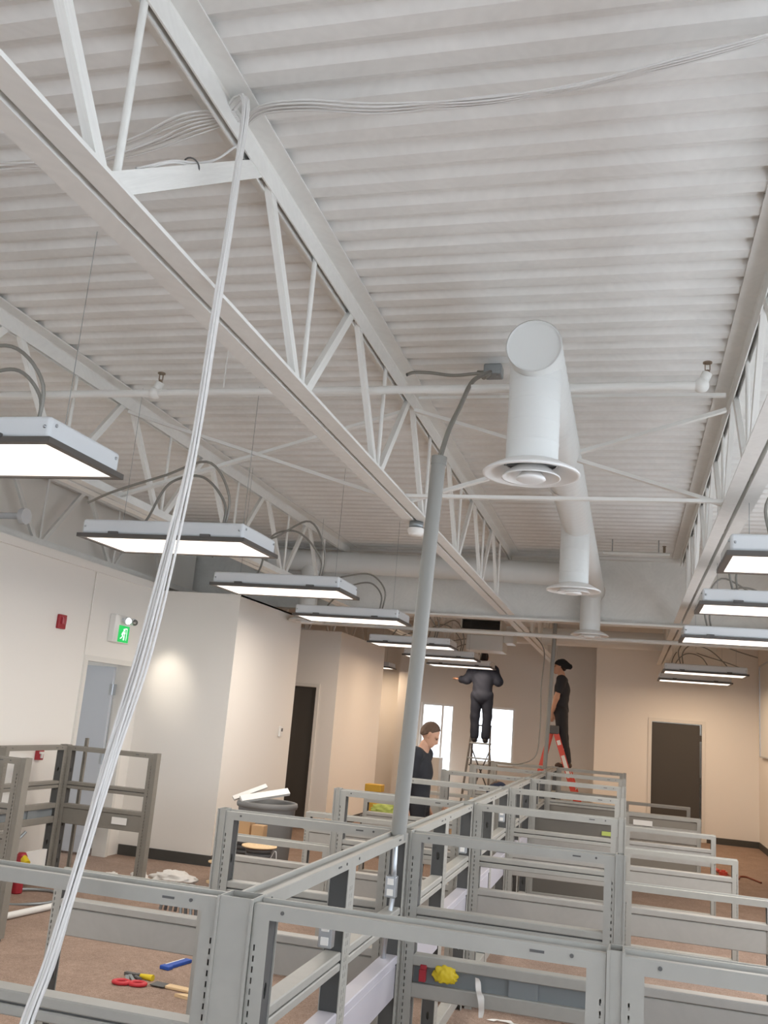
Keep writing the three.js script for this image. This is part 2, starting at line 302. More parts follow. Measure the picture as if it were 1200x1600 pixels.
{
  const t = thing('cross_duct', 'white round duct crossing the far end above the beanie man', 'duct', [0, 3.34, -16.5]);
  part('duct_barrel', pipeBetween(V(-2.3, 0, 0), V(1.1, .02, 0), .15, .2), M.duct, t);
  part('duct_elbow', tube([V(1.08, .02, 0), V(1.22, .02, -.03), V(1.3, .02, -.12), V(1.33, .02, -.3)], .15, 16, 26), M.duct, t);
}
{ // air handler box hung under the far deck
  const t = thing('air_handler', 'boxy beige ceiling unit with a dark intake slot above the ladder man', 'ceiling unit', [-2.39, 3.165, -15.6]);
  part('cabinet', rbox(.62, .26, .6, .01, .06, -.1, 0), M.duct, t);
  part('intake_box', [box(-.36, .33, .10, .115, -.3, .32), box(-.36, .33, .28, .295, -.3, .32), box(-.36, -.34, .115, .28, -.3, .32), box(.31, .33, .115, .28, -.3, .32)], M.steel, t);
  part('intake_grille', (() => { const a = [box(-.34, .31, .115, .28, .2, .21)]; for (let i = 0; i < 9; i++) a.push(box(-.34, .31, .122 + i * .018, .126 + i * .018, .21, .26)); return a; })(), M.darkGrey, t, 'dark slotted intake');
  part('side_box', rbox(.16, .2, .5, .008, .45, .02, 0), M.duct, t);
  for (const x of [-.3, .28]) for (const z of [-.25, .25]) part('hanger_rod', rod(V(x, .29, z), V(x, .714, z), .005, 8), M.galv, t);
}

// ───────── light panels ─────────
const FW = 1.2, FD = .6;
function lightPanel(x, z, label, n, m = 1) {
  const t = thing('light_panel', label, 'light panel', [x, 2.72, z], 0);
  const w = FW / 2, d = FD / 2;
  part('housing', rbox(FW - .04, .1, FD - .04, .02, 0, .075, 0), M.house, t);
  part('rim', [box(-w, w, 0, .026, d - .035, d), box(-w, w, 0, .026, -d, -d + .035), box(-w, -w + .035, 0, .026, -d + .035, d - .035), box(w - .035, w, 0, .026, -d + .035, d - .035)], M.rim, t);
  part('diffuser_sheet', box(-w + .035, w - .035, .006, .014, -d + .035, d - .035), M.glow, t);
  for (const cx of [-.33, .33]) part('clip', rbox(.07, .02, .02, .004, cx, .03, d), M.darkGrey, t);
  for (const [sx, sz] of [[1, 1], [-1, 1], [1, -1]]) part('corner_screw', [new THREE.SphereGeometry(.008, 8, 6).translate(sx * (w - .045), .075, sz * (d - .018)), new THREE.SphereGeometry(.008, 8, 6).translate(sx * (w - .018), .09, sz * (d - .06))], M.metal, t);
  for (const [sx, sz] of [[-.45, 0], [.45, 0]]) part('hanging_wire', rod(V(sx, .12, sz), V(sx, TOP - 2.73, sz), .0016, 5), M.galv, t);
  const k = (n % 3) * .06;
  part('power_whip', tube([[.3, .12, 0], [.31, .3, .02], [.2 - k, .42 + k, .06], [-.05 - k, .38 + k, .04], [-.28, .2, -.02], [-.34, .13, -.04]].map(([a, b, c]) => [a * m, b, c]), .009, 40, 7), M.flex, t);
  part('power_whip', tube([[.34, .12, .05], [.37, .34, .1], [.22, .5 + k, .14], [-.12, .47, .12], [-.5 - k, .36, .05], [-.75, .3, .0]].map(([a, b, c]) => [a * m, b, c]), .009, 40, 7), M.flex, t);
  const l = new THREE.RectAreaLight(new THREE.Color(PANEL_NEUTRAL).lerp(new THREE.Color(PANEL_COLOR), Math.min(1, Math.max(0, (-z - 8) / 5))), PANEL_LIGHT * (z < -12 ? .82 : 1), FW - .08, FD - .08); l.name = 'panel_lamp'; l.position.set(0, -.004, 0); l.rotation.x = -Math.PI / 2; t.add(l);
  return t;
}
const ordW = ['first', 'second', 'third', 'fourth', 'fifth', 'sixth', 'seventh', 'eighth'];
[-3.46, -5.52, -7.57, -9.68, -12.72, -14.85, -16.75].forEach((z, i) => lightPanel(-2.95, z, i ? `lit white ceiling panel in a dark rim, ${ordW[i]} from the camera in the left row` : 'large lit ceiling panel cut by the left edge, nearest of the left row', i));
[-5.44, -7.38, -9.74, -14.6, -16.75].forEach((z, i) => lightPanel(1.1, z, i ? `lit white ceiling panel in a dark rim, ${ordW[i]} from the camera in the right row` : 'lit ceiling panel highest at the right edge, nearest of the right row', i, -1));
lightPanel(-5.4, -19.0, 'small distant lit panel at far left, seen past the wall corner', 1);

// ───────── cubicle frames ─────────
const slotCache = {};
function slotted(w, H, edge) { // slotted flange plate: x 0..w, y 0..H, 4 mm thick
  const key = w + '|' + H + '|' + edge; if (slotCache[key]) return slotCache[key];
  const s = new THREE.Shape([[0, 0], [w, 0], [w, H], [0, H]].map((p) => new THREE.Vector2(...p)));
  const cx = edge > 0 ? w - .011 : .011;
  for (let y = .12; y < H - .07; y += .0265) s.holes.push(new THREE.Path([[cx - .0022, y], [cx - .0022, y + .015], [cx + .0022, y + .015], [cx + .0022, y]].map((p) => new THREE.Vector2(...p))));
  return (slotCache[key] = new THREE.ExtrudeGeometry(s, { depth: .003, bevelEnabled: false }));
}
const geoCache = {};
const cached = (k, f) => (geoCache[k] ??= f());
const ring = (w, y0, y1, t, L) => profileX([[-w, y0 + t], [-w + t, y0], [w - t, y0], [w, y0 + t], [w, y1 - t], [w - t, y1], [-w + t, y1], [-w, y1 - t]], L);
const TK = .036; // half thickness
function frame(label, p, turn, W, H, o = {}) {
  const t = thing('cubicle_divider', label, 'cubicle frame', p, turn);
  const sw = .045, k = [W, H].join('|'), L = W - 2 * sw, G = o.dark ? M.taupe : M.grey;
  const mi = (g, x) => { const q = g.clone(); q.translate(x, 0, 0); return q; };
  part('top_rail', cached('top' + k, () => { // open channel with two lips
    const a = TK, y0 = H - .042; return profileX([[-a, y0], [a, y0], [a, H - .002], [a - .002, H], [a - .011, H], [a - .013, H - .014], [-a + .022, H - .014], [-a + .02, H - .004], [-a + .002, H - .004], [-a, H - .006]], W);
  }), G, t);
  for (const s of [0, 1]) {
    const st = part('stile', cached('st' + s + k, () => { const h = H - .042, gs = []; const e = s ? 1 : -1; const f1 = slotted(sw, h, e).clone(); f1.translate(s ? W - sw : 0, 0, TK - .003); const f2 = slotted(sw, h, e).clone(); f2.translate(s ? W - sw : 0, 0, -TK); const back = box(s ? W - .003 : 0, s ? W : .003, 0, h, -TK + .003, TK - .003); return [f1, f2, back].map((g) => g); }), G, t);
    part('web_plate', cached('wp' + s + k, () => { const h = H - .042, x = s ? W - sw + .004 : sw - .008; const sh = new THREE.Shape([[-TK + .003, .06], [TK - .003, .06], [TK - .003, h], [-TK + .003, h]].map((q) => new THREE.Vector2(...q))); for (let y = .2; y < h - .06; y += .16) { const c = new THREE.Path(); c.absellipse(0, y, .009, .02, 0, Math.PI * 2, true); sh.holes.push(c); } const g = new THREE.ExtrudeGeometry(sh, { depth: .003, bevelEnabled: false, curveSegments: 8 }); g.rotateY(Math.PI / 2); g.translate(x, 0, 0); return g; }), M.web, st, 'dark inner face of the upright');
  }
  const rail = (name, y0, y1, m = G, w = TK - .004) => part(name, cached(name + y0 + y1 + w + k, () => { const g = ring(w, y0, y1, .004, L); g.translate(sw, 0, 0); return g; }), m, t);
  if (H > 1) { rail('middle_rail', .872, .902); rail('middle_rail', .838, .866); part('rail_slot', cached('rs' + k, () => { const g = box(sw, W - sw, .864, .874, -TK + .014, TK - .014); return g; }), M.web, t); }
  const b0 = H > 1 ? .53 : .55, b1 = H > 1 ? .705 : .715;
  if (o.belt === 'open') { // raceway with its cover off
    rail('belt_rail', b1 - .045, b1); rail('belt_rail', b0, b0 + .06);
    part('raceway_back', cached('rw' + k, () => [box(sw, W - sw, b0 + .06, b1 - .045, -.006, .006), box(W * .52, W * .66, b0 + .06, b1 - .045, .006, .02)]), M.recess, t, 'grey back plate of the open raceway');
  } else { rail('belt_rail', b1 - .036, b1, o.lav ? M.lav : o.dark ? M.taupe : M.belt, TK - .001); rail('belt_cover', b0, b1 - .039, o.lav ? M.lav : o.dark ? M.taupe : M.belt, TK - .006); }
  if (o.fill) part('infill_board', cached('fill' + o.fill + k, () => box(sw, W - sw, .1, o.fill, -.018, .018)), o.fillMat ?? M.greyIn, t);
  rail('base_rail', .05, .12); for (const s of [.03, W - .03]) part('levelling_foot', rod(V(s, 0, 0), V(s, .05, 0), .012, 8, .012), M.darkGrey, t);
  if (H > 1) { for (const x of [.08, W - .08]) part('rail_screw', cached('sc' + x + k, () => new THREE.CylinderGeometry(.005, .005, .003, 8).rotateX(Math.PI / 2).translate(x, H - .02, TK + .001)), M.darkGrey, t); part('rail_slot', cached('sl' + k, () => box(W * .8, W * .8 + .035, H - .024, H - .018, TK - .001, TK + .002)), M.darkGrey, t); };
  return t;
}
function post(label, x, z, w, d, H = 1.225, G = M.grey) { // hollow post, open at the top
  const t = thing('cubicle_post', label, 'post', [x, 0, z]);
  part('post_shell', cached('post' + w + d + H, () => { const s = new THREE.Shape([[-w, -d], [w, -d], [w, d], [-w, d]].map((p) => new THREE.Vector2(...p))); const e = .004; s.holes.push(new THREE.Path([[-w + e, -d + e], [-w + e, d - e], [w - e, d - e], [w - e, -d + e]].map((p) => new THREE.Vector2(...p)))); const g = new THREE.ExtrudeGeometry(s, { depth: H - .02, bevelEnabled: false }); g.rotateX(-Math.PI / 2); g.translate(0, .02, 0); return g; }), G, t);
  part('post_core', cached('core' + w + d, () => box(-w + .005, w - .005, .02, H - .14, -d + .005, d - .005)), M.web, t);
  part('edge_lip', cached('lip' + w + d + H, () => [box(-w - .003, -w + .004, .02, H, d - .001, d + .006), box(w - .004, w + .003, .02, H, d - .001, d + .006)]), G, t);
  part('foot', rod(V(0, 0, 0), V(0, .021, 0), .02, 10), M.darkGrey, t);
  return t;
}
const rows = [-2.45, -4.33, -6.2, -8.1, -10, -11.9, -13.8], SX = -.985;
const rowW = ['first', 'second', 'third', 'fourth', 'fifth', 'sixth', 'seventh'];
const near = (i) => i === 0 ? 'in the front row' : i === 6 ? 'in the last row' : `in the ${rowW[i]} row from the front`;
rows.forEach((z, i) => {
  post(`grey hollow post on the central spine, ${i ? rowW[i] + ' one back' : 'nearest, largest in the picture, open on top'}`, SX, z, .048, .044);
  post(`narrow grey post at the right end of the cross frames, ${i ? rowW[i] + ' one back' : 'nearest'}`, -.012, z, .018, .036);
  post(`narrow grey post at the left end of the cross frames, ${i ? rowW[i] + ' one back' : 'nearest, in the front row'}`, -1.88, z, .018, .036);
  const fillR = { 4: [.88, std(0x6b675f, .6)], 5: [.88, std(0x807b72, .6)] }[i], fillL = { 6: [.9, std(0x9b958d, .6)] }[i];
  frame(i === 1 ? 'open grey frame right of the spine, second row, with the yellow bag in its raceway' : `open grey frame right of the spine ${near(i)}`, [-.935, 0, z], 0, .9, 1.22, { belt: i === 1 ? 'open' : 'cover', fill: fillR?.[0], fillMat: fillR?.[1] });
  frame(`open grey frame left of the spine ${near(i)}`, [-1.86, 0, z], 0, .823, 1.22, { belt: i === 0 ? 'open' : 'cover', fill: fillL?.[0], fillMat: fillL?.[1] });
  if (i === 0) frame('tall grey frame at the lower right corner of the picture', [.008, 0, z], 0, .9, 1.22, {});
  else frame(`low grey frame at the right end ${near(i)}`, [.008, 0, z], 0, .86, .85, { fill: { 5: .8 }[i], fillMat: std(0x8a847a, .6) });
  if (i > 0 && i < 6) frame(`low grey frame at the left end ${near(i)}`, [-2.73, 0, z], 0, .83, .85, {});
  if (i < 6) { // two spine frames per bay
    const z2 = rows[i + 1], L = (z - z2 - .092) / 2;
    for (const h of [0, 1]) frame(`grey frame of the central spine, ${h ? 'far' : 'near'} half of the ${rowW[i]} bay`, [SX, 0, z - .046 - h * L], Math.PI / 2, +L.toFixed(4), 1.22, { lav: true });
  }
});
// second cluster by the left wall
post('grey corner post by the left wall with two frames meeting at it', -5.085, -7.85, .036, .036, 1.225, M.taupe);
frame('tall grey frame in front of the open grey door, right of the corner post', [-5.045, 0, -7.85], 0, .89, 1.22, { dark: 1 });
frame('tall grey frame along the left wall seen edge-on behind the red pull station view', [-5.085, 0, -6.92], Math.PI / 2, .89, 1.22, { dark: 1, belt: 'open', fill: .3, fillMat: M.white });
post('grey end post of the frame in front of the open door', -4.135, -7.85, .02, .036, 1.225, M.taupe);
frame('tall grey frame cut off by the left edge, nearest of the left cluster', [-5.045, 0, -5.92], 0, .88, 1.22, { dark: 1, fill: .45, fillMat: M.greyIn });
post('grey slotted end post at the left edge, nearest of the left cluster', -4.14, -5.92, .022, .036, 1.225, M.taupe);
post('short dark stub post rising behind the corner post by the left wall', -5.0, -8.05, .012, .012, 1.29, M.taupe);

// ───────── poles, conduit and cables ─────────
{
  const t = thing('power_pole', 'thick grey power pole standing on the central spine', 'pole', [SX + .005, 1.19, -4.21]);
  part('pole_tube', rod(V(0, 0, 0), V(.065, 1.78, 0), .035, 24), M.pole, t);
  part('pole_collar', rod(V(.064, 1.75, 0), V(.066, 1.79, 0), .038, 24), M.pole, t);
  part('flex_conduit', tube([[.066, 1.77, 0], [.08, 1.95, -.1], [.085, 2.18, -.35], [.09, 2.42, -.62], [.11, 2.52, -.78], [.145, 2.63, -.98]], .013, 50, 9), M.flex, t);
}
{
  const t = thing('junction_box', 'grey junction box on the deck beside the open duct end', 'junction box', [-.83, 3.82, -5.2]);
  part('box_body', rbox(.11, .07, .11, .012), M.galv, t);
  part('connector', [rod(V(-.05, -.01, 0), V(-.1, -.01, 0), .018, 12), rod(V(-.02, -.02, .03), V(-.05, -.06, .07), .02, 12)], M.flex, t);
  part('cover_screw', [rod(V(.03, -.036, .03), V(.03, -.04, .03), .006, 8), rod(V(-.03, -.036, -.03), V(-.03, -.04, -.03), .006, 8)], M.metal, t);
  part('flex_conduit', tube([[-.1, -.01, 0], [-.25, -.02, 0], [-.4, .0, 0], [-.5, -.005, .02], [-.53, -.03, .05]], .011, 30, 8), M.flex, t);
}
{
  const t = thing('power_pole', 'slim grey power pole at the far end of the spine beside the beanie man', 'pole', [-1.09, 1.2, -13.35]);
  part('pole_tube', rod(V(0, 0, 0), V(.09, 2.66, 0), .03, 16), M.pole, t);
  part('base_plate', rbox(.1, .02, .08, .004, 0, 0, 0), M.pole, t);
}
single('data_cable', tube([[-1.4, 3.1, -13.32], [-1.3, 3.02, -13.32], [-1.17, 2.85, -13.3], [-1.18, 2.3, -13.28], [-1.17, 1.7, -13.25], [-1.22, 1.35, -13.2], [-1.42, 1.24, -13.2], [-1.9, 1.23, -13.4]], .009, 60, 6), M.flex, 'grey cable hanging left of the slim far pole', 'cable');
{ // bundle of white data cables hanging from the joist to the floor at lower left
  const t = thing('cable_bundle', 'bundle of white data cables hanging from the joist down the left foreground', 'cable bundle', [0, 0, 0]);
  const P = [[-1.47, 3.845, -2.68], [-1.38, 3.84, -2.6], [-1.342, 3.78, -2.57], [-1.335, 3.5, -2.565], [-1.335, 2.99, -2.54], [-1.34, 2.51, -2.52], [-1.36, 2.22, -2.5], [-1.37, 1.83, -2.43], [-1.39, 1.54, -2.37], [-1.395, 1.2, -2.28], [-1.375, 1.06, -2.2], [-1.33, .9, -2.05], [-1.22, .5, -1.9], [-1.1, .1, -1.8]];
  const spread = [.02, .012, .01, .009, .011, .014, .017, .019, .018, .018, .016, .014, .03, .04];
  for (let i = 0; i < 11; i++) {
    const a = (i / 11) * 2 - 1, ph = rnd() * 6, off = i % 3;
    part('data_cable', tube(P.map((p, k) => [p[0] + a * spread[k] * (1 + .25 * Math.sin(ph + k * 1.3)), p[1], p[2] + (off - 1) * .007 + .01 * Math.sin(ph * 2 + k)]), .0042, 90, 6), M.cable, t);
  }
}
{ // the same cables crossing under the deck
  const t = thing('cable_bundle', 'bundle of white data cables sagging under the deck, right of the cable-hung joist', 'cable bundle', [0, 0, 0]);
  for (let i = 0; i < 10; i++) {
    const a = ((i / 10) * 2 - 1) * .62, q = Math.sin(i * 2.1) * .8;
    part('data_cable', tube([[-1.44, 3.84, -2.76 + .02 * a], [-1.34, 3.835 + .006 * q, -2.68 + .04 * a], [-1.17, 3.81 + .01 * q, -2.64 + .05 * a], [-.86, 3.78 + .012 * q, -2.66 + .045 * a], [-.5, 3.77 - .01 * q, -2.66 + .03 * a], [-.2, 3.775 + .008 * q, -2.64 + .022 * a], [.12, 3.8 - .006 * q, -2.6 + .03 * a], [.5, 3.84, -2.55 + .02 * a], [.72, 3.85, -2.5]], .0042, 60, 6), M.cable, t);
  }
  const u = thing('cable_bundle', 'bundle of white data cables sagging under the deck, left of the cable-hung joist', 'cable bundle', [0, 0, 0]);
  for (let i = 0; i < 7; i++) {
    const a = (i / 7) * 2 - 1, q = Math.sin(i * 1.7);
    part('data_cable', tube([[-1.44, 3.84, -2.7 + .03 * a], [-1.6, 3.80, -2.66 + .07 * a], [-1.8, 3.76 + .008 * q, -2.69 + .06 * a], [-2.1, 3.73 + .01 * q, -2.73 + .03 * a], [-2.6, 3.75 - .008 * q, -2.74 + .02 * a], [-3.1, 3.8, -2.8 + .02 * a], [-3.6, 3.85, -2.9]], .0042, 60, 6), M.cable, u);
  }
  const w = thing('cable_tie_run', 'pair of white cables strapped along a slanting joist bar', 'cable', [-1.5, 0, 0]);
  for (const s of [0, 1]) part('data_cable', tube([[.03, 3.26 + s * .012, -2.17], [.035, 3.42 + s * .006, -2.36], [.035, 3.5 + s * .012, -2.5], [.035, 3.62, -2.64], [.03, 3.77, -2.78]], .0042, 30, 6), M.cable, w);
  part('cable_tie', new THREE.TorusGeometry(.028, .003, 6, 18).rotateX(.9).translate(.02, 3.5, -2.5), M.darkGrey, w);
}

// ───────── wall devices ─────────
{
  const t = thing('fire_strobe', 'red fire alarm horn high on the left wall', 'fire alarm', [LX, 2.375, -7.94]);
  part('back_box', rbox(.035, .14, .12, .008, .018, 0, 0), M.red, t);
  part('lens', rbox(.025, .07, .06, .008, .045, .01, 0), std(0xb04a52, .25), t);
  const u = thing('pull_station', 'red fire alarm pull station low on the left wall, framed by a cubicle rail', 'pull station', [LX, 1.115, -7.92]);
  part('back_box', rbox(.04, .125, .09, .006, .02, 0, 0), M.red, u);
  part('pull_handle', [rbox(.02, .02, .07, .004, .048, .005, 0), rbox(.02, .05, .02, .004, .048, -.02, 0)], M.white, u);
}
{ // combined exit sign and emergency light
  const t = thing('exit_sign', 'green running man exit sign with emergency lamps over the open grey door', 'exit sign', [LX, 2.42, -9.0]);
  part('sign_housing', rbox(.07, .3, .34, .008, .036, 0, 0), M.white, t);
  const c = document.createElement('canvas'); c.width = 256; c.height = 192; const g = c.getContext('2d');
  g.fillStyle = '#12a04a'; g.fillRect(0, 0, 256, 192); g.fillStyle = '#f4fff6'; g.strokeStyle = '#f4fff6'; g.lineCap = 'round'; g.lineJoin = 'round';
  g.fillRect(150, 26, 56, 140); g.fillStyle = '#12a04a'; g.fillRect(160, 36, 36, 130); g.fillStyle = '#f4fff6'; g.strokeStyle = '#f4fff6';
  g.beginPath(); g.arc(128, 46, 14, 0, 7); g.fill(); g.lineWidth = 20; g.beginPath(); g.moveTo(122, 68); g.lineTo(112, 106); g.stroke(); g.lineWidth = 13;
  for (const l of [[[122, 70], [98, 82], [84, 104]], [[124, 72], [146, 90], [166, 82]], [[112, 106], [136, 128], [132, 162]], [[112, 106], [94, 136], [62, 150]]]) { g.beginPath(); l.forEach((p, i) => i ? g.lineTo(...p) : g.moveTo(...p)); g.stroke(); }
  const ct = new THREE.CanvasTexture(c); ct.colorSpace = THREE.SRGBColorSpace;
  const face = new THREE.PlaneGeometry(.22, .18); face.rotateY(Math.PI / 2); face.translate(.074, -.05, -.03);
  part('sign_face', face, std(0xffffff, .4, { map: ct, emissive: 0xffffff, emissiveMap: ct, emissiveIntensity: .55 }), t);
  const head = (dz, on) => {
    const h = part('lamp_head', [rod(V(.07, .1, dz), V(.1, .1, dz), .02, 10), new THREE.SphereGeometry(.04, 16, 12).translate(.12, .095, dz)], M.house, t);
    part('lamp_lens', new THREE.SphereGeometry(.034, 16, 10).translate(.142, .09, dz + .006), on ? std(0xffffff, .3, { emissive: 0xffffff, emissiveIntensity: 3 }) : M.darkGrey, h);
  };
  head(.02, true); head(-.12, false);
  const s = new THREE.SpotLight(0xfff4e4, 1.0, 4, 24 * D, 1, 2); s.name = 'emergency_lamp'; s.position.set(.17, .08, -.02); s.target.position.set(.36, -.5, -.65); s.castShadow = true; s.shadow.radius = 4; t.add(s, s.target);
}
struct('trim', rod(V(LX + .012, 2.1, -8.44), V(LX + .012, 2.98, -8.44), .008, 8), M.wall);
single('wall_speaker', [rod(V(LX - .44, 3.25, -7.1), V(LX + .03, 3.25, -7.1), .03, 10), rod(V(LX + .0, 3.25, -7.1), V(LX + .05, 3.25, -7.1), .075, 24)], M.house, 'round grey alarm bell above the left wall behind the joist bars', 'alarm bell');
{
  const t = thing('thermostat', 'small white thermostat on the warm partition side wall', 'thermostat', [-4.3, 1.43, -11.35]);
  part('body', rbox(.025, .13, .09, .006, .013, 0, 0), M.white, t); part('screen', box(.025, .027, .0, .04, -.035, .02), M.darkGrey, t);
}
{
  const t = thing('smoke_detector', 'round white smoke detector hanging under the cable-hung joist', 'smoke detector', [-1.47, CH - .005, -6.16]);
  part('base_ring', lathe([[0, .0], [.05, 0], [.05, -.045], [0, -.045]], 24), M.galv, t);
  part('sensor_head', lathe([[.056, -.045], [.06, -.06], [.05, -.09], [.03, -.1], [0, -.1]], 28), M.white, t);
}
{ // glossy framed whiteboard on the right wall
  const t = thing('whiteboard', 'glossy whiteboard on the right wall seen edge-on at far right', 'whiteboard', [XR, 2.35, -16.45]);
  part('board', rbox(.03, 1.55, 2.2, .006, -.03, 0, 0), M.film, t);
  part('board_edge', [box(-.055, -.01, -.79, -.765, -1.12, 1.12), box(-.055, -.01, .765, .79, -1.12, 1.12), box(-.055, -.01, -.79, .79, -1.125, -1.1), box(-.055, -.01, -.79, .79, 1.1, 1.125)], M.metal, t);
}

// ───────── people ─────────
// signed distance helpers; every figure is one meshed field, clothing and hair are child meshes of it
const cone = (a, b, ra, rb) => { const ax = a[0], ay = a[1], az = a[2], dx = b[0] - ax, dy = b[1] - ay, dz = b[2] - az, l = dx * dx + dy * dy + dz * dz || 1e-9; const f = (x, y, z) => { let t = ((x - ax) * dx + (y - ay) * dy + (z - az) * dz) / l; t = t < 0 ? 0 : t > 1 ? 1 : t; return Math.hypot(x - ax - dx * t, y - ay - dy * t, z - az - dz * t) - (ra + (rb - ra) * t); }; f.bb = [a, b].map((p, i) => [p, i ? rb : ra]); return f; };
const ell = (c, r, fw) => { // ellipsoid with axes (side, up, forward); fw = forward direction, up given by tilt
  const F = V(...fw).normalize(), S = V(0, 1, 0).cross(F).normalize(), U = F.clone().cross(S);
  const f = (x, y, z) => { const px = x - c[0], py = y - c[1], pz = z - c[2]; const s = (px * S.x + py * S.y + pz * S.z) / r[0], u = (px * U.x + py * U.y + pz * U.z) / r[1], w = (px * F.x + py * F.y + pz * F.z) / r[2]; const k = Math.sqrt(s * s + u * u + w * w); const q = Math.sqrt((s / r[0]) ** 2 + (u / r[1]) ** 2 + (w / r[2]) ** 2); return q < 1e-6 ? -Math.min(...r) : k * (k - 1) / q; };
  f.bb = [[c, Math.max(...r)]]; return f;
};
const smin = (a, b, k) => { const h = Math.max(k - Math.abs(a - b), 0) / k; return Math.min(a, b) - h * h * k * .25; };
const join = (fs, k) => { const f = (x, y, z) => { let d = fs[0](x, y, z); for (let i = 1; i < fs.length; i++) d = smin(d, fs[i](x, y, z), k); return d; }; f.bb = fs.flatMap((q) => q.bb); return f; };
const cut = (f, g) => { const q = (x, y, z) => Math.max(f(x, y, z), g(x, y, z)); q.bb = f.bb; return q; };
function surface(f, h) { // surface nets
  const lo = [1e9, 1e9, 1e9], hi = [-1e9, -1e9, -1e9];
  for (const [p, r] of f.bb) for (let k = 0; k < 3; k++) { lo[k] = Math.min(lo[k], p[k] - r - .03); hi[k] = Math.max(hi[k], p[k] + r + .03); }
  const n = lo.map((l, k) => Math.ceil((hi[k] - l) / h) + 2), [nx, ny, nz] = n, val = new Float32Array(nx * ny * nz), id = (i, j, k) => (k * ny + j) * nx + i;
  for (let k = 0; k < nz; k++) for (let j = 0; j < ny; j++) for (let i = 0; i < nx; i++) val[id(i, j, k)] = f(lo[0] + i * h, lo[1] + j * h, lo[2] + k * h);
  const vert = new Int32Array(nx * ny * nz).fill(-1), pos = [], idx = [];
  const E = [[0, 1], [2, 3], [4, 5], [6, 7], [0, 2], [1, 3], [4, 6], [5, 7], [0, 4], [1, 5], [2, 6], [3, 7]];
  for (let k = 0; k < nz - 1; k++) for (let j = 0; j < ny - 1; j++) for (let i = 0; i < nx - 1; i++) {
    const v = []; let m = 0; for (let c = 0; c < 8; c++) { v[c] = val[id(i + (c & 1), j + (c >> 1 & 1), k + (c >> 2))]; if (v[c] < 0) m |= 1 << c; }
    if (m === 0 || m === 255) continue; let sx = 0, sy = 0, sz = 0, q = 0;
    for (const [a, b] of E) if ((v[a] < 0) !== (v[b] < 0)) { const t = v[a] / (v[a] - v[b]); sx += (a & 1) + ((b & 1) - (a & 1)) * t; sy += (a >> 1 & 1) + ((b >> 1 & 1) - (a >> 1 & 1)) * t; sz += (a >> 2) + ((b >> 2) - (a >> 2)) * t; q++; }
    vert[id(i, j, k)] = pos.length / 3; pos.push(lo[0] + (i + sx / q) * h, lo[1] + (j + sy / q) * h, lo[2] + (k + sz / q) * h);
  }
  const quad = (a, b, c, d, flip) => { if (a < 0 || b < 0 || c < 0 || d < 0) return; if (flip) idx.push(a, c, b, a, d, c); else idx.push(a, b, c, a, c, d); };
  for (let k = 1; k < nz - 1; k++) for (let j = 1; j < ny - 1; j++) for (let i = 1; i < nx - 1; i++) {
    const a = val[id(i, j, k)] < 0;
    if (a !== val[id(i + 1, j, k)] < 0) quad(vert[id(i, j - 1, k - 1)], vert[id(i, j, k - 1)], vert[id(i, j, k)], vert[id(i, j - 1, k)], !a);
    if (a !== val[id(i, j + 1, k)] < 0) quad(vert[id(i - 1, j, k - 1)], vert[id(i - 1, j, k)], vert[id(i, j, k)], vert[id(i, j, k - 1)], !a);
    if (a !== val[id(i, j, k + 1)] < 0) quad(vert[id(i - 1, j - 1, k)], vert[id(i, j - 1, k)], vert[id(i, j, k)], vert[id(i - 1, j, k)], !a);
  }
  const g = new THREE.BufferGeometry(); g.setAttribute('position', new THREE.Float32BufferAttribute(pos, 3)); g.setAttribute('uv', new THREE.Float32BufferAttribute(new Float32Array(pos.length / 3 * 2), 2)); g.setIndex(idx); g.computeVertexNormals(); return g;
}
const add3 = (a, b, s = 1) => [a[0] + b[0] * s, a[1] + b[1] * s, a[2] + b[2] * s];
const mix3 = (a, b, t) => a.map((v, i) => v + (b[i] - v) * t);
const norm3 = (a) => { const l = Math.hypot(...a); return a.map((v) => v / l); };
const cross3 = (a, b) => [a[1] * b[2] - a[2] * b[1], a[2] * b[0] - a[0] * b[2], a[0] * b[1] - a[1] * b[0]];
function hand(w, dir, palmN, side, curl) { // wrist, pointing direction, palm normal, thumb side +1/-1
  const d = norm3(dir), s = norm3(cross3(d, palmN)), nn = norm3(cross3(s, d)), fs = [];
  const at = (a, b, c) => [0, 1, 2].map((i) => w[i] + d[i] * a + s[i] * b + nn[i] * c);
  fs.push(cone(at(.01, -.012, 0), at(.085, -.026, 0), .018, .0135), cone(at(.01, .012, 0), at(.085, .026, 0), .018, .0135), cone(at(.015, 0, 0), at(.085, 0, 0), .02, .014));
  const ln = [.066, .078, .074, .058];
  for (let i = 0; i < 4; i++) { const b = (-.03 + i * .02) * side, c = curl; const p0 = at(.088, -b, 0), p1 = at(.088 + ln[i] * .45 * Math.cos(c), -b * 1.15, ln[i] * .45 * Math.sin(c)), p2 = at(.088 + ln[i] * (.45 * Math.cos(c) + .5 * Math.cos(c * 2)), -b * 1.25, ln[i] * (.45 * Math.sin(c) + .5 * Math.sin(c * 2))); fs.push(cone(p0, p1, .0095, .0088), cone(p1, p2, .0088, .0074)); }
  const t0 = at(.03, .024 * side, .004), t1 = at(.062, .05 * side, .014), t2 = at(.092, .056 * side, .022); fs.push(cone(t0, t1, .0135, .0105), cone(t1, t2, .0105, .0085));
  return join(fs, .008);
}
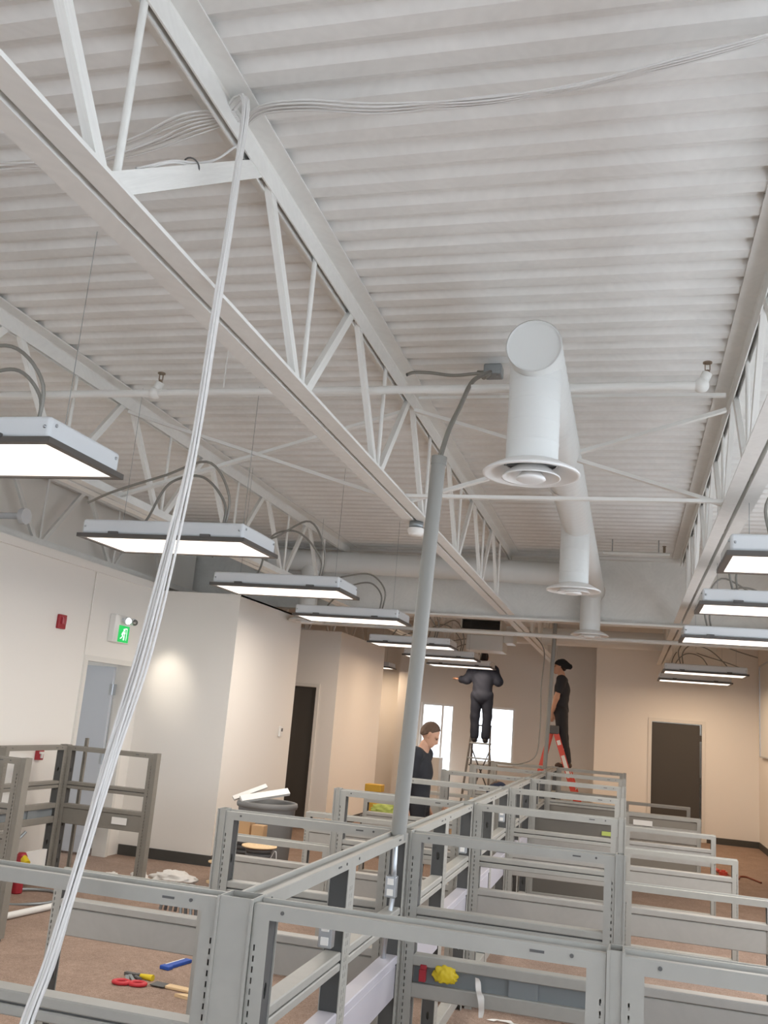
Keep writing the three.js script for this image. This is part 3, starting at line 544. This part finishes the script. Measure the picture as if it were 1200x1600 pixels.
// J: joints; o: clothing. face = forward direction of the head, fwd = forward direction of the chest
function person(label, pos, J, o) {
  const t = thing('person', label, 'person', pos);
  const R = o.r ?? 1, f = norm3(o.face), fw = norm3(o.fwd), sd = norm3(cross3([0, 1, 0], fw)); // sd: the figure's left
  const h = J.head, up = norm3(cross3(f, cross3([0, 1, 0], f))), hs = norm3(cross3([0, 1, 0], f));
  const hp = (a, b, c) => [0, 1, 2].map((i) => h[i] + (hs[i] * a + up[i] * b + f[i] * c) * .92);
  const head = join([ell(hp(0, .022, -.012), [.069, .092, .09], f), ell(hp(0, -.052, .03), [.051, .058, .057], f), cone(hp(0, -.092, .058), hp(0, -.098, .05), .03, .03), cone(hp(0, .0, .084), hp(0, -.035, .104), .011, .0155)], .03);
  const det = join([cone(hp(-.022, -.066, .082), hp(.022, -.066, .082), .009, .009), cone(hp(-.055, .012, .07), hp(-.015, .016, .086), .011, .011), cone(hp(.055, .012, .07), hp(.015, .016, .086), .011, .011), ...[1, -1].flatMap((s) => [cone(hp(.076 * s, .01, -.012), hp(.073 * s, -.03, -.004), .016, .009)])], .008);
  const headAll = join([head, det], .012);
  const eyes = [1, -1].map((s) => ell(hp(.031 * s, -.004, .083), [.011, .008, .009], f));
  const chest = J.chest, pel = J.pelvis, neck = J.neck;
  const torso = [ell(chest, [.165 * R, .19, .112 * R], fw), ell(mix3(chest, pel, .55), [.138 * R, .16, .1 * R], fw), ell(pel, [.16 * R, .13, .115 * R], fw), cone(J.shL, J.shR, .058, .058), cone(neck, add3(neck, norm3([h[0] - neck[0], h[1] - neck[1], h[2] - neck[2]]), .1), .058, .054)];
  const arm = (s, e, w, k = 0) => [cone(s, e, .052 + k, .04 + k), cone(e, w, .041 + k, .027 + k)];
  const leg = (a, b, c, k = 0) => [cone(a, b, .088 + k, .056 + k), cone(b, c, .058 + k, .036 + k)];
  const body = join([...torso, ...arm(J.shL, J.elL, J.wrL), ...arm(J.shR, J.elR, J.wrR), ...leg(J.hipL, J.knL, J.anL), ...leg(J.hipR, J.knR, J.anR), cone(J.anL, J.toeL, .036, .026), cone(J.anR, J.toeR, .036, .026)], .035);
  const geos = [surface(body, .014), surface(headAll, .0065)];
  for (const [w, e, hd, side] of [[J.wrL, J.elL, o.handL, 1], [J.wrR, J.elR, o.handR, -1]]) geos.push(surface(hand(w, hd?.dir ?? [0, 1, 2].map((i) => w[i] - e[i]), hd?.palm ?? [sd[0] * -side, 0, sd[2] * -side], side * (hd?.flip ?? 1), hd?.curl ?? .35), .005));
  const b = part('body', geos, M.skin, t);
  part('eye', surface(join(eyes, .001), .004), M.hair, b);
  // shirt: torso plus sleeves
  const k = o.loose ?? .014, sl = o.sleeve ?? .55; // sleeve length 0..2
  const sleeves = ['L', 'R'].flatMap((q) => sl <= 1 ? [cone(J['sh' + q], mix3(J['sh' + q], J['el' + q], sl), .062, .058)] : [cone(J['sh' + q], J['el' + q], .064, .053), cone(J['el' + q], mix3(J['el' + q], J['wr' + q], sl - 1), .052, .042)]);
  const hem = o.hem ?? pel[1] - .06, tor = torso.slice(0, 4);
  const folds = (x, y, z) => .004 * Math.sin(y * 38 + x * 22) * Math.sin(z * 31 + x * 17 + 1);
  const sh0 = join([...tor, ...sleeves], .04); const shirt = (x, y, z) => Math.max(sh0(x, y, z) - k + folds(x, y, z), hem - y); shirt.bb = sh0.bb;
  part('shirt', surface(shirt, .013), o.shirt, t);
  const lg = join([ell(pel, [.163 * R, .13, .118 * R], fw), ...leg(J.hipL, J.knL, add3(J.anL, [0, .02, 0]), .012), ...leg(J.hipR, J.knR, add3(J.anR, [0, .02, 0]), .012), cone(mix3(J.knL, J.anL, .5), add3(J.anL, [0, .03, 0]), .058, .056), cone(mix3(J.knR, J.anR, .5), add3(J.anR, [0, .03, 0]), .058, .056)], .03);
  const waist = pel[1] + .1, tr = (x, y, z) => Math.max(lg(x, y, z) - .006 - (o.baggy ?? 0) + folds(x, y * .8, z) * .9, o.noWaist ? -1 : y - waist); tr.bb = lg.bb;
  part('trousers', surface(tr, .013), o.pants, t);
  for (const q of ['L', 'R']) { const a = J['an' + q], e = J['toe' + q], hl = add3(a, norm3([e[0] - a[0], 0, e[2] - a[2]]), -.035); const bt = join([cone([hl[0], e[1] + .006, hl[2]], [e[0], e[1] + .0, e[2]], .042, .04), cone(a, add3(a, [0, .07, 0]), .05, .05)], .03); const sole = e[1] - .034, st = (x, y, z) => Math.max(bt(x, y, z), sole - y); st.bb = bt.bb; part('boot', surface(st, .009), o.boot ?? M.boot, t); }
  if (o.hair) { const hr = join([ell(hp(0, .027, -.017), [.077, .101, .098], f), cone(hp(-.05, -.03, -.07), hp(.05, -.03, -.07), .03, .03)], .03); const pl = (x, y, z) => { const p = [x - h[0], y - h[1], z - h[2]], u = p[0] * up[0] + p[1] * up[1] + p[2] * up[2], w = p[0] * f[0] + p[1] * f[1] + p[2] * f[2]; return Math.min(w + .0, .055 - u) * 1; }; const g = (x, y, z) => Math.max(hr(x, y, z) + .003 * Math.sin(x * 160) * Math.sin(y * 140 + z * 150), Math.min(pl(x, y, z), 1), -1); const gg = (x, y, z) => { const p = [x - h[0], y - h[1], z - h[2]], u = p[0] * up[0] + p[1] * up[1] + p[2] * up[2], w = p[0] * f[0] + p[1] * f[1] + p[2] * f[2]; const front = w - (u > .04 ? .2 : .0 + Math.max(0, u) * .6), low = -.05 - u + Math.max(0, w + .065) * 1.05; return Math.max(hr(x, y, z) + .002 * Math.sin(x * 160) * Math.sin(y * 140 + z * 150), front, low); }; gg.bb = hr.bb; part('hair', surface(gg, .0065), o.hair, b); }
  if (o.beanie) { const bn = join([ell(hp(0, .045, -.02), [.086, .088, .104], f), cone(hp(0, .06, -.06), hp(0, .035, -.17), .075, .045)], .04); const g = (x, y, z) => { const p = [x - h[0], y - h[1], z - h[2]], u = p[0] * up[0] + p[1] * up[1] + p[2] * up[2], w = p[0] * f[0] + p[1] * f[1] + p[2] * f[2]; return Math.max(bn(x, y, z) + .002 * Math.sin(u * 260), .012 - u - Math.max(0, -w) * .35 + Math.max(0, w) * .3); }; g.bb = bn.bb; part('beanie', surface(g, .0065), o.beanie, t); }
  if (o.capHat) { const bn = join([ell(hp(0, .04, -.01), [.088, .085, .106], f), ell(hp(0, .03, .12), [.062, .012, .07], f)], .012); const g = (x, y, z) => { const p = [x - h[0], y - h[1], z - h[2]], u = p[0] * up[0] + p[1] * up[1] + p[2] * up[2]; return Math.max(bn(x, y, z), .012 - u); }; g.bb = bn.bb; part('cap', surface(g, .0065), o.capHat, t); }
  return t;
}
person('man in a black t-shirt standing among the cubicle frames, looking down to the right', [-1.96, 0, -9.15], {
  head: [.085, 1.585, .01], neck: [.005, 1.40, 0], chest: [0, 1.22, 0], pelvis: [-.01, .93, 0], shL: [.0, 1.385, -.185], shR: [-.02, 1.385, .185], elL: [-.02, 1.1, -.23], wrL: [.06, .87, -.22], elR: [-.09, 1.1, .22], wrR: [-.06, .87, .215],
  hipL: [0, .9, -.09], hipR: [0, .9, .09], knL: [.03, .5, -.1], knR: [.02, .5, .1], anL: [-.01, .09, -.1], anR: [-.01, .09, .1], toeL: [.13, .036, -.11], toeR: [.13, .036, .12] },
  { face: [.84, -.5, -.16], fwd: [1, 0, .05], shirt: M.shirt, pants: M.pants, hair: M.hair, hem: .83, sleeve: .6 });
person('person in a dark navy work suit standing on the dark stepladder, left arm out', [-2.62, 1.40, -17.3], {
  head: [.0, 1.555, -.03], neck: [0, 1.37, 0], chest: [0, 1.17, 0], pelvis: [0, .84, .0], shL: [-.19, 1.33, 0], shR: [.19, 1.33, 0], elL: [-.31, 1.13, -.04], wrL: [-.43, 1.13, -.1], elR: [.29, 1.13, -.02], wrR: [.2, 1.28, -.2],
  hipL: [-.095, .86, 0], hipR: [.095, .86, 0], knL: [-.115, .47, -.02], knR: [.115, .47, -.02], anL: [-.1, .09, 0], anR: [.1, .09, 0], toeL: [-.1, .036, -.13], toeR: [.1, .036, -.13] },
  { face: [0, .05, -1], fwd: [0, 0, -1], shirt: M.navy, pants: M.navy, hair: std(0x2a2224, .85), hem: .62, sleeve: 1.9, loose: .03, r: 1.12, baggy: .012, handL: { dir: [-1, .12, -.1], palm: [0, -1, .2], curl: .12 }, boot: std(0x23242a, .8) });
person('man in a dark beanie and black clothes high on the red ladder, arms down', [-1.0, 1.16, -15.2], {
  head: [-.07, 1.575, 0], neck: [-.02, 1.40, 0], chest: [-.015, 1.2, 0], pelvis: [-.03, .9, 0], shL: [-.02, 1.36, .18], shR: [-.02, 1.36, -.18], elL: [-.085, 1.08, .2], wrL: [-.155, .84, .14], elR: [-.08, 1.08, -.2], wrR: [-.15, .84, -.13],
  hipL: [-.02, .87, .085], hipR: [-.02, .87, -.085], knL: [.02, .47, .09], knR: [.03, .47, -.09], anL: [.1, .09, .09], anR: [.1, .09, -.09], toeL: [-.04, .038, .1], toeR: [-.04, .038, -.1] },
  { face: [-1, .1, .05], fwd: [-1, 0, 0], shirt: M.shirt, pants: M.pants, beanie: M.cap, hair: std(0x33261f, .9), hem: .84, sleeve: .52 });
person('person in a navy cap crouching behind the spine, reaching to the left', [-1.22, 0, -9.3], {
  head: [.02, 1.07, .02], neck: [.07, .96, -.02], chest: [.02, .8, -.05], pelvis: [.04, .53, -.12], shL: [-.03, .9, .14], shR: [-.01, .9, -.21], elL: [-.16, .76, .18], wrL: [-.36, .86, .14], elR: [-.2, .8, -.25], wrR: [-.4, .72, -.2],
  hipL: [.03, .5, -.03], hipR: [.03, .5, -.2], knL: [-.3, .46, .02], knR: [-.26, .2, -.22], anL: [-.2, .09, .02], anR: [.08, .1, -.22], toeL: [-.33, .036, .03], toeR: [-.02, .04, -.22] },
  { face: [-.86, -.45, .25], fwd: [-.9, 0, .1], shirt: M.plaid, pants: M.jean, capHat: M.capNavy, hair: M.hair, hem: .42, sleeve: .9, noWaist: true, handL: { dir: [-1, .25, .0], palm: [.1, .2, -1], curl: .4 } });

// ───────── ladders ─────────
{ // dark aluminium stepladder seen from behind the climber
  const t = thing('stepladder', 'dark grey stepladder under the person in navy, in front of the windows', 'ladder', [-2.61, 0, -17.35]);
  for (const s of [-1, 1]) {
    part('front_rail', bar(V(s * .26, 0, .45), V(s * .165, 1.72, -.04), .03, .055), M.darkGrey, t);
    part('rear_rail', bar(V(s * .25, 0, -.5), V(s * .16, 1.37, -.06), .026, .04), M.darkGrey, t);
  }
  for (let i = 1; i < 5; i++) { const y = i * .28, k = i * .28 / 1.72; part('step', rbox(.5 - .19 * k * .9, .028, .09, .004, 0, y, .45 - .49 * k), M.galv, t); }
  part('platform', rbox(.37, .03, .27, .006, 0, 1.385, -.02), M.galv, t);
  part('top_bar', rod(V(-.19, 1.71, -.04), V(.19, 1.71, -.04), .014, 10), M.darkGrey, t);
  for (const [a, b] of [[[-.18, 1.3, -.1], [.22, .35, -.36]], [[.18, 1.3, -.1], [-.22, .35, -.36]]]) part('cross_brace', bar(V(...a), V(...b), .022, .012), M.darkGrey, t);
  for (const y of [.35, .98]) part('rear_rung', rod(V(-.23, y, -.5 + y * .32), V(.23, y, -.5 + y * .32), .011, 8), M.darkGrey, t);
}
{ // red-orange fibreglass stepladder in profile
  const t = thing('stepladder', 'red fibreglass stepladder under the man in the beanie', 'ladder', [-1.12, 0, -15.2]);
  const topY = 1.72;
  for (const s of [-1, 1]) {
    const r = part('front_rail', bar(V(.64, 0, s * .3), V(.04, topY, s * .2), .085, .03), M.orange, t);
    part('rail_label', [[.9, .99], [.62, .86]].map(([a, b]) => { const p = V(.64, 0, s * .3), q = V(.04, topY, s * .2); const g = bar(p.clone().lerp(q, a - .02), p.clone().lerp(q, b - .07), .055, .034); return g; }), M.white, r, 'white safety stickers');
    part('rear_rail', bar(V(-.44, 0, s * .29), V(-.04, topY, s * .19), .06, .026), M.orange, t);
  }
  for (let i = 1; i < 6; i++) { const y = i * .29, k = y / topY; part('step', rbox(.09, .028, .56 - .2 * k, .004, .64 - .6 * k, y, 0), M.metal, t); part('rear_rung', rod(V(-.44 + .4 * k, y, -.29 + .1 * k), V(-.44 + .4 * k, y, .29 - .1 * k), .012, 8), M.metal, t); }
  part('top_cap', rbox(.17, .13, .46, .02, .01, topY + .02, 0), M.darkGrey, t, 'dark plastic top cap');
  for (const s of [-1, 1]) part('spreader', bar(V(.38, .74, s * .25), V(-.27, .74, s * .25), .02, .008), M.metal, t);
}

// ───────── outlet boxes, whips and things on the frames ─────────
[[-3.24, .98, 'silver outlet box on the spine upright nearest the camera'], [-4.2, 1.0, 'silver outlet box on the spine beside the thick power pole'], [-6.08, .97, 'silver outlet box on the spine two bays back'], [-7.98, 1.0, 'silver outlet box on the spine three bays back']].forEach(([z, y, l], i) => {
  const t = thing('outlet_box', l, 'outlet box', [SX + .005, y, z + (i ? .05 : 0)]);
  part('box_body', rbox(.05, .09, .04, .005), M.metal, t);
  part('receptacle', [rbox(.028, .026, .006, .002, 0, .022, .021), rbox(.028, .026, .006, .002, 0, -.022, .021)], M.white, t);
});
single('power_whip', tube([[SX + .005, 1.2, -4.17], [SX + .012, 1.08, -4.15], [SX + .012, .95, -4.16], [SX - .0, .82, -4.14], [SX - .01, .7, -4.16], [SX - .01, .5, -4.15]], .012, 40, 9), M.metal, 'silver flexible power whip dropping inside the spine below the thick pole', 'cable');
function crumple(r, sx, sy, sz, amp, sd) { // folded plastic or cloth lump
  const g = mergeVertices(new THREE.IcosahedronGeometry(1, 7).deleteAttribute('normal').deleteAttribute('uv')), p = g.attributes.position;
  for (let i = 0; i < p.count; i++) { const x = p.getX(i), y = p.getY(i), z = p.getZ(i); const n = 1 + amp * (Math.abs(noise.noise(x * 2.3 + sd, y * 2.3, z * 2.3)) * 1.5 - .3 + .22 * noise.noise(x * 4 + sd, y * 4, z * 4)); p.setXYZ(i, x * n * r * sx, Math.max(y, -.55) * n * r * sy, z * n * r * sz); }
  g.setAttribute('uv', new THREE.Float32BufferAttribute(new Float32Array(p.count * 2), 2)); g.computeVertexNormals(); return g;
}
function lump(name, label, cat, p, r, s, amp, sd, m) { const o = single(name, crumple(r, ...s, amp, sd), m, label, cat); o.position.set(...p); return o; }
lump('plastic_bag', 'crumpled yellow plastic bag stuffed in the open raceway right of the spine', 'bag', [-.745, .637, -4.305], .05, [1, .95, .45], .4, 3, M.yellow);
single('connector_block', [rbox(.03, .05, .03, .003, -.845, .625, -4.305), rbox(.028, .02, .03, .003, -.842, .66, -4.305)], M.red, 'small red connector beside the yellow bag in the raceway', 'connector');
function sheet(pts, w, t = .0015) { // bent strip of paper
  const c = new THREE.CatmullRomCurve3(pts.map((p) => V(...p))), n = 14, pos = [], idx = [];
  for (let i = 0; i <= n; i++) { const q = c.getPoint(i / n), ww = w * (.6 + .4 * Math.sin(i / n * 3)); pos.push(q.x - ww, q.y, q.z, q.x + ww, q.y + .004 * Math.sin(i), q.z + .008 * Math.cos(i * 1.3)); if (i < n) idx.push(i * 2, i * 2 + 1, i * 2 + 2, i * 2 + 1, i * 2 + 3, i * 2 + 2); }
  const g = new THREE.BufferGeometry(); g.setAttribute('position', new THREE.Float32BufferAttribute(pos, 3)); g.setAttribute('uv', new THREE.Float32BufferAttribute(new Float32Array(pos.length / 3 * 2), 2)); g.setIndex(idx); g.computeVertexNormals(); return g;
}
single('paper_strip', sheet([[-.6, .655, -4.28], [-.59, .61, -4.275], [-.575, .56, -4.27], [-.575, .5, -4.275]], .014), M.paper, 'torn white paper strip hanging over the lower rail right of the spine', 'paper');
single('paper_scrap', sheet([[-.75, .006, -6.0], [-.68, .012, -6.02], [-.6, .006, -6.0]], .04), M.paper, 'white paper scrap on the carpet right of the spine', 'paper');
single('notice_card', box(-5.2, -5.05, .56, .62, -7.805, -7.8), M.white, 'pale card stuck on the belt of the frame before the grey door', 'card').position.set(.72, .02, 0);
single('warning_sticker', box(-.22, -.13, .735, .775, -9.972, -9.969), M.lime, 'small lime sticker on the dark board behind the right frames', 'sticker');
single('info_plate', box(.1, .32, .70, .77, -11.868, -11.865), M.white, 'pale plate on the board of a far right wing frame', 'sticker');

// ───────── clutter on the floor ─────────
{
  const t = thing('trash_can', 'big round grey plastic bin against the warm wall, planks across its top', 'bin', [-3.46, 0, -9.0]);
  part('can_wall', lathe([[0, 0], [.235, 0], [.245, .02], [.285, .74], [.3, .745], [.306, .77], [.3, .795], [.285, .8], [.276, .79], [.27, .74], [.23, .03], [0, .03]], 44), M.can, t);
  for (const s of [-1, 1]) part('handle', tube([[s * .285, .64, -.06], [s * .33, .63, -.04], [s * .33, .63, .04], [s * .285, .64, .06]], .012, 16, 7), M.can, t);
}
single('plank', bar(V(-3.66, .815, -8.78), V(-3.3, .9, -9.14), .075, .03, .5), M.white, 'wider white plank lying across the grey bin', 'plank');
single('plank', bar(V(-3.8, .80, -8.92), V(-3.56, .93, -9.18), .045, .025, .5), M.white, 'narrow white plank poking up from the grey bin beside the warm wall', 'plank');
function spool(label, p, r, h, wireM) {
  const t = thing('cable_spool', label, 'spool', p);
  part('bottom_flange', rod(V(0, 0, 0), V(0, .014, 0), r, 44), M.wood, t);
  part('top_flange', lathe([[.012, h - .014], [r, h - .014], [r, h], [.012, h], [.012, h - .014]], 44), M.wood, t);
  part('wound_cable', (() => { const g = []; for (let i = 0; i < 12; i++) g.push(new THREE.TorusGeometry(r * .66, h * .036, 6, 40).rotateX(Math.PI / 2).translate(0, .014 + (i + .5) * (h - .028) / 12, 0)); g.push(rod(V(0, .014, 0), V(0, h - .014, 0), r * .62, 30)); return g; })(), wireM, t);
  part('cable_tail', tube([[r * .7, h * .8, 0], [r * 1.05, h * .95, .02], [r * 1.2, h * .6, .03], [r * 1.22, .06, .02]], .004, 30, 6), M.cable, t);
  return t;
}
spool('upright cable spool with a round plywood top, in front of the grey bin', [-3.11, 0, -8.0], .155, .525, M.darkGrey);
spool('cable spool with a cardboard box on its plywood top, left of the bin', [-3.4, 0, -8.36], .17, .53, M.darkGrey);
spool('small low cable spool by the foot of the warm wall', [-3.86, 0, -8.87], .1, .2, M.cable);
single('cardboard_box', rbox(.13, .18, .13, .004, -3.42, .62, -8.4), M.card, 'taller brown cardboard box standing on the plywood spool', 'box');
single('cardboard_box', rbox(.12, .12, .1, .004, -3.26, .592, -8.34), M.card, 'shorter brown cardboard box standing on the plywood spool', 'box');
lump('white_bag', 'white plastic bag lying on the carpet in front of the partition baseboard, right one', 'bag', [-4.12, .045, -8.5], .12, [1.8, .65, 1], .4, 11, M.plastic);
lump('white_bag', 'small white plastic bag lying left of the larger white bag', 'bag', [-4.42, .045, -8.35], .08, [1.1, .8, .9], .4, 17, M.plastic);
lump('white_bag', 'small crumple of white plastic nearest the grey door frame', 'bag', [-4.68, .03, -8.3], .06, [1.2, .8, .9], .4, 23, M.plastic);
single('tube_roll', rod(V(-4.5, .028, -6.32), V(-4.4, .028, -7.05), .025, 12), M.steel, 'pale rolled tube on the carpet at lower left', 'tube');
single('cable_loop', tube([[-5.0, .5, -7.3], [-5.05, .3, -7.1], [-4.9, .02, -6.9], [-4.6, .012, -7.0], [-4.55, .012, -7.3], [-4.8, .012, -7.5], [-5.02, .02, -7.35], [-4.98, .012, -6.8], [-4.8, .012, -6.4], [-4.6, .012, -6.2]], .013, 80, 7), M.galv, 'grey cable looped on the carpet by the left wall frames', 'cable');
for (let i = 0; i < 4; i++) single('power_lead', tube([[-3.7 + i * .045, .02, -7.42], [-3.66 + i * .045, .2, -7.4], [-3.56 + i * .045, .24, -7.36], [-3.48 + i * .045, .12, -7.32], [-3.46 + i * .045, .012, -7.3], [-3.45 + i * .05, .012, -7.1]], .014, 36, 7), i % 2 ? M.darkGrey : M.galv, `${['leftmost', 'second from left', 'third from left', 'rightmost'][i]} of four grey leads arching over the carpet behind the front rail`, 'cable', 'arching grey leads');
{
  const t = thing('tin_snips', 'pair of snips with red loop handles on the carpet at lower left', 'snips', [-2.9, .012, -5.53], .2);
  for (const s of [-1, 1]) part('handle', new THREE.TorusGeometry(.034, .012, 8, 22).scale(1.35, 1, 1).rotateX(Math.PI / 2).translate(s * .05, 0, .0), M.redder, t);
  part('blade', [bar(V(-.02, .004, -.02), V(-.06, .004, -.13), .022, .006), bar(V(.02, .006, -.02), V(-.045, .006, -.14), .02, .006)], M.galv, t);
}
{
  const t = thing('pliers', 'pliers with one yellow grip lying behind the red snips', 'pliers', [-2.93, .014, -5.68], .1);
  part('grip', rod(V(.02, 0, 0), V(.11, .002, .02), .014, 12, .02), M.yellow, t); part('grip', rod(V(-.0, 0, .03), V(.05, .002, .075), .011, 10, .012), M.darkGrey, t);
  part('jaw', [bar(V(.02, 0, 0), V(-.09, 0, -.02), .03, .018), rod(V(.0, -.01, 0), V(.0, .012, 0), .016, 14)], M.darkGrey, t);
}
{
  const t = thing('scraper', 'flat scraper with a dark blade and long pale wood handle on the carpet', 'scraper', [-2.72, .01, -5.6], -.1);
  part('handle', rbox(.36, .018, .055, .006, .22, 0, 0), M.wood, t); part('blade', rbox(.1, .006, .08, .002, -.01, 0, 0), M.darkGrey, t);
}
single('wood_wedge', (() => { const s = new THREE.Shape([[0, 0], [.16, -.035], [.24, -.035], [.24, .05], [.06, .03]].map((p) => new THREE.Vector2(...p))); const g = new THREE.ExtrudeGeometry(s, { depth: .018, bevelEnabled: false }); g.rotateX(-Math.PI / 2); g.translate(-2.56, .001, -5.46); return g; })(), M.wood, 'pale wood wedge on the carpet below the scraper', 'wedge');
{
  const t = thing('marker_level', 'short blue level with a white edge on the carpet at lower left', 'level', [-2.845, .012, -6.06], 1.35);
  part('level_body', rbox(.24, .022, .05, .005), M.blue, t); part('white_edge', rbox(.2, .024, .008, .002, 0, 0, -.026), M.white, t); part('level_foot', rbox(.05, .024, .075, .006, -.115, 0, 0), M.blue, t);
}
{
  const t = thing('spray_can', 'red canister with a yellow cap by the left wall, behind the front rail', 'can', [-5.0, 0, -7.3]);
  part('can_body', lathe([[0, 0], [.045, 0], [.048, .01], [.048, .3], [.03, .33], [0, .33]], 24), M.red, t);
  part('nozzle_cap', [rod(V(0, .3, 0), V(.08, .25, .03), .032, 14)], M.yellow, t);
}
single('yellow_crate', [rbox(.24, .1, .2, .008, -3.47, .72, -13.2), rbox(.22, .12, .19, .008, -3.46, .58, -13.2), rbox(.23, .52, .2, .008, -3.46, .26, -13.2)], std(0xd2a83a, .5), 'tall yellow crate stack far back left of the thick power pole', 'crate');
lump('safety_vest', 'lime safety vest in a heap on the dark box left of the thick power pole', 'vest', [-3.0, .54, -12.0], .13, [1.3, .75, .9], .4, 31, M.lime);
single('tool_box', [rbox(.62, .42, .32, .01, -2.96, .21, -12.0), rbox(.64, .06, .34, .01, -2.96, .45, -12.0)], M.darkGrey, 'dark tool box far back under the lime vest', 'box');
single('cardboard_roll', rod(V(-1.36, 1.0, -8.62), V(-1.24, 1.0, -8.62), .07, 24), M.card, 'tan cardboard roll by the spine in front of the crouching person', 'roll');
{ // stand for the roll
  single('packing_carton', rbox(.4, .93, .36, .008, -1.3, .465, -8.62), M.card, 'tall plain carton behind the spine under the cardboard roll', 'box');
}
{
  const t = thing('cabinet', 'low white cabinet in the bright left window opening', 'cabinet', [-3.95, 0, -19.3]);
  part('cabinet_body', rbox(.5, .98, .4, .006, 0, .5, 0), M.white, t); part('cabinet_door', rbox(.46, .86, .015, .003, 0, .52, .208), M.white, t); part('cabinet_handle', rbox(.015, .1, .02, .004, .0, .72, .225), M.darkGrey, t);
  part('plinth', box(-.24, .24, 0, .01, -.18, .18), M.white, t);
}
single('extension_cord', tube([[1.36, .03, -13.86], [1.4, .012, -13.7], [1.46, .012, -13.66], [1.53, .012, -13.95], [1.6, .012, -13.98], [1.67, .012, -13.8], [1.74, .012, -13.56]], .012, 50, 6), std(0x8a4a32, .6), 'thin dark orange cord on the carpet at right', 'cord');
single('cord_reel', [rod(V(1.31, 0, -13.95), V(1.31, .05, -13.95), .055, 20), rod(V(1.31, .05, -13.95), V(1.31, .07, -13.95), .03, 16), rod(V(1.27, .03, -14.1), V(1.24, .03, -14.3), .022, 12)], M.orange, 'small orange tool at the end of the cord on the right carpet', 'tool');

renderer.render(scene, camera);
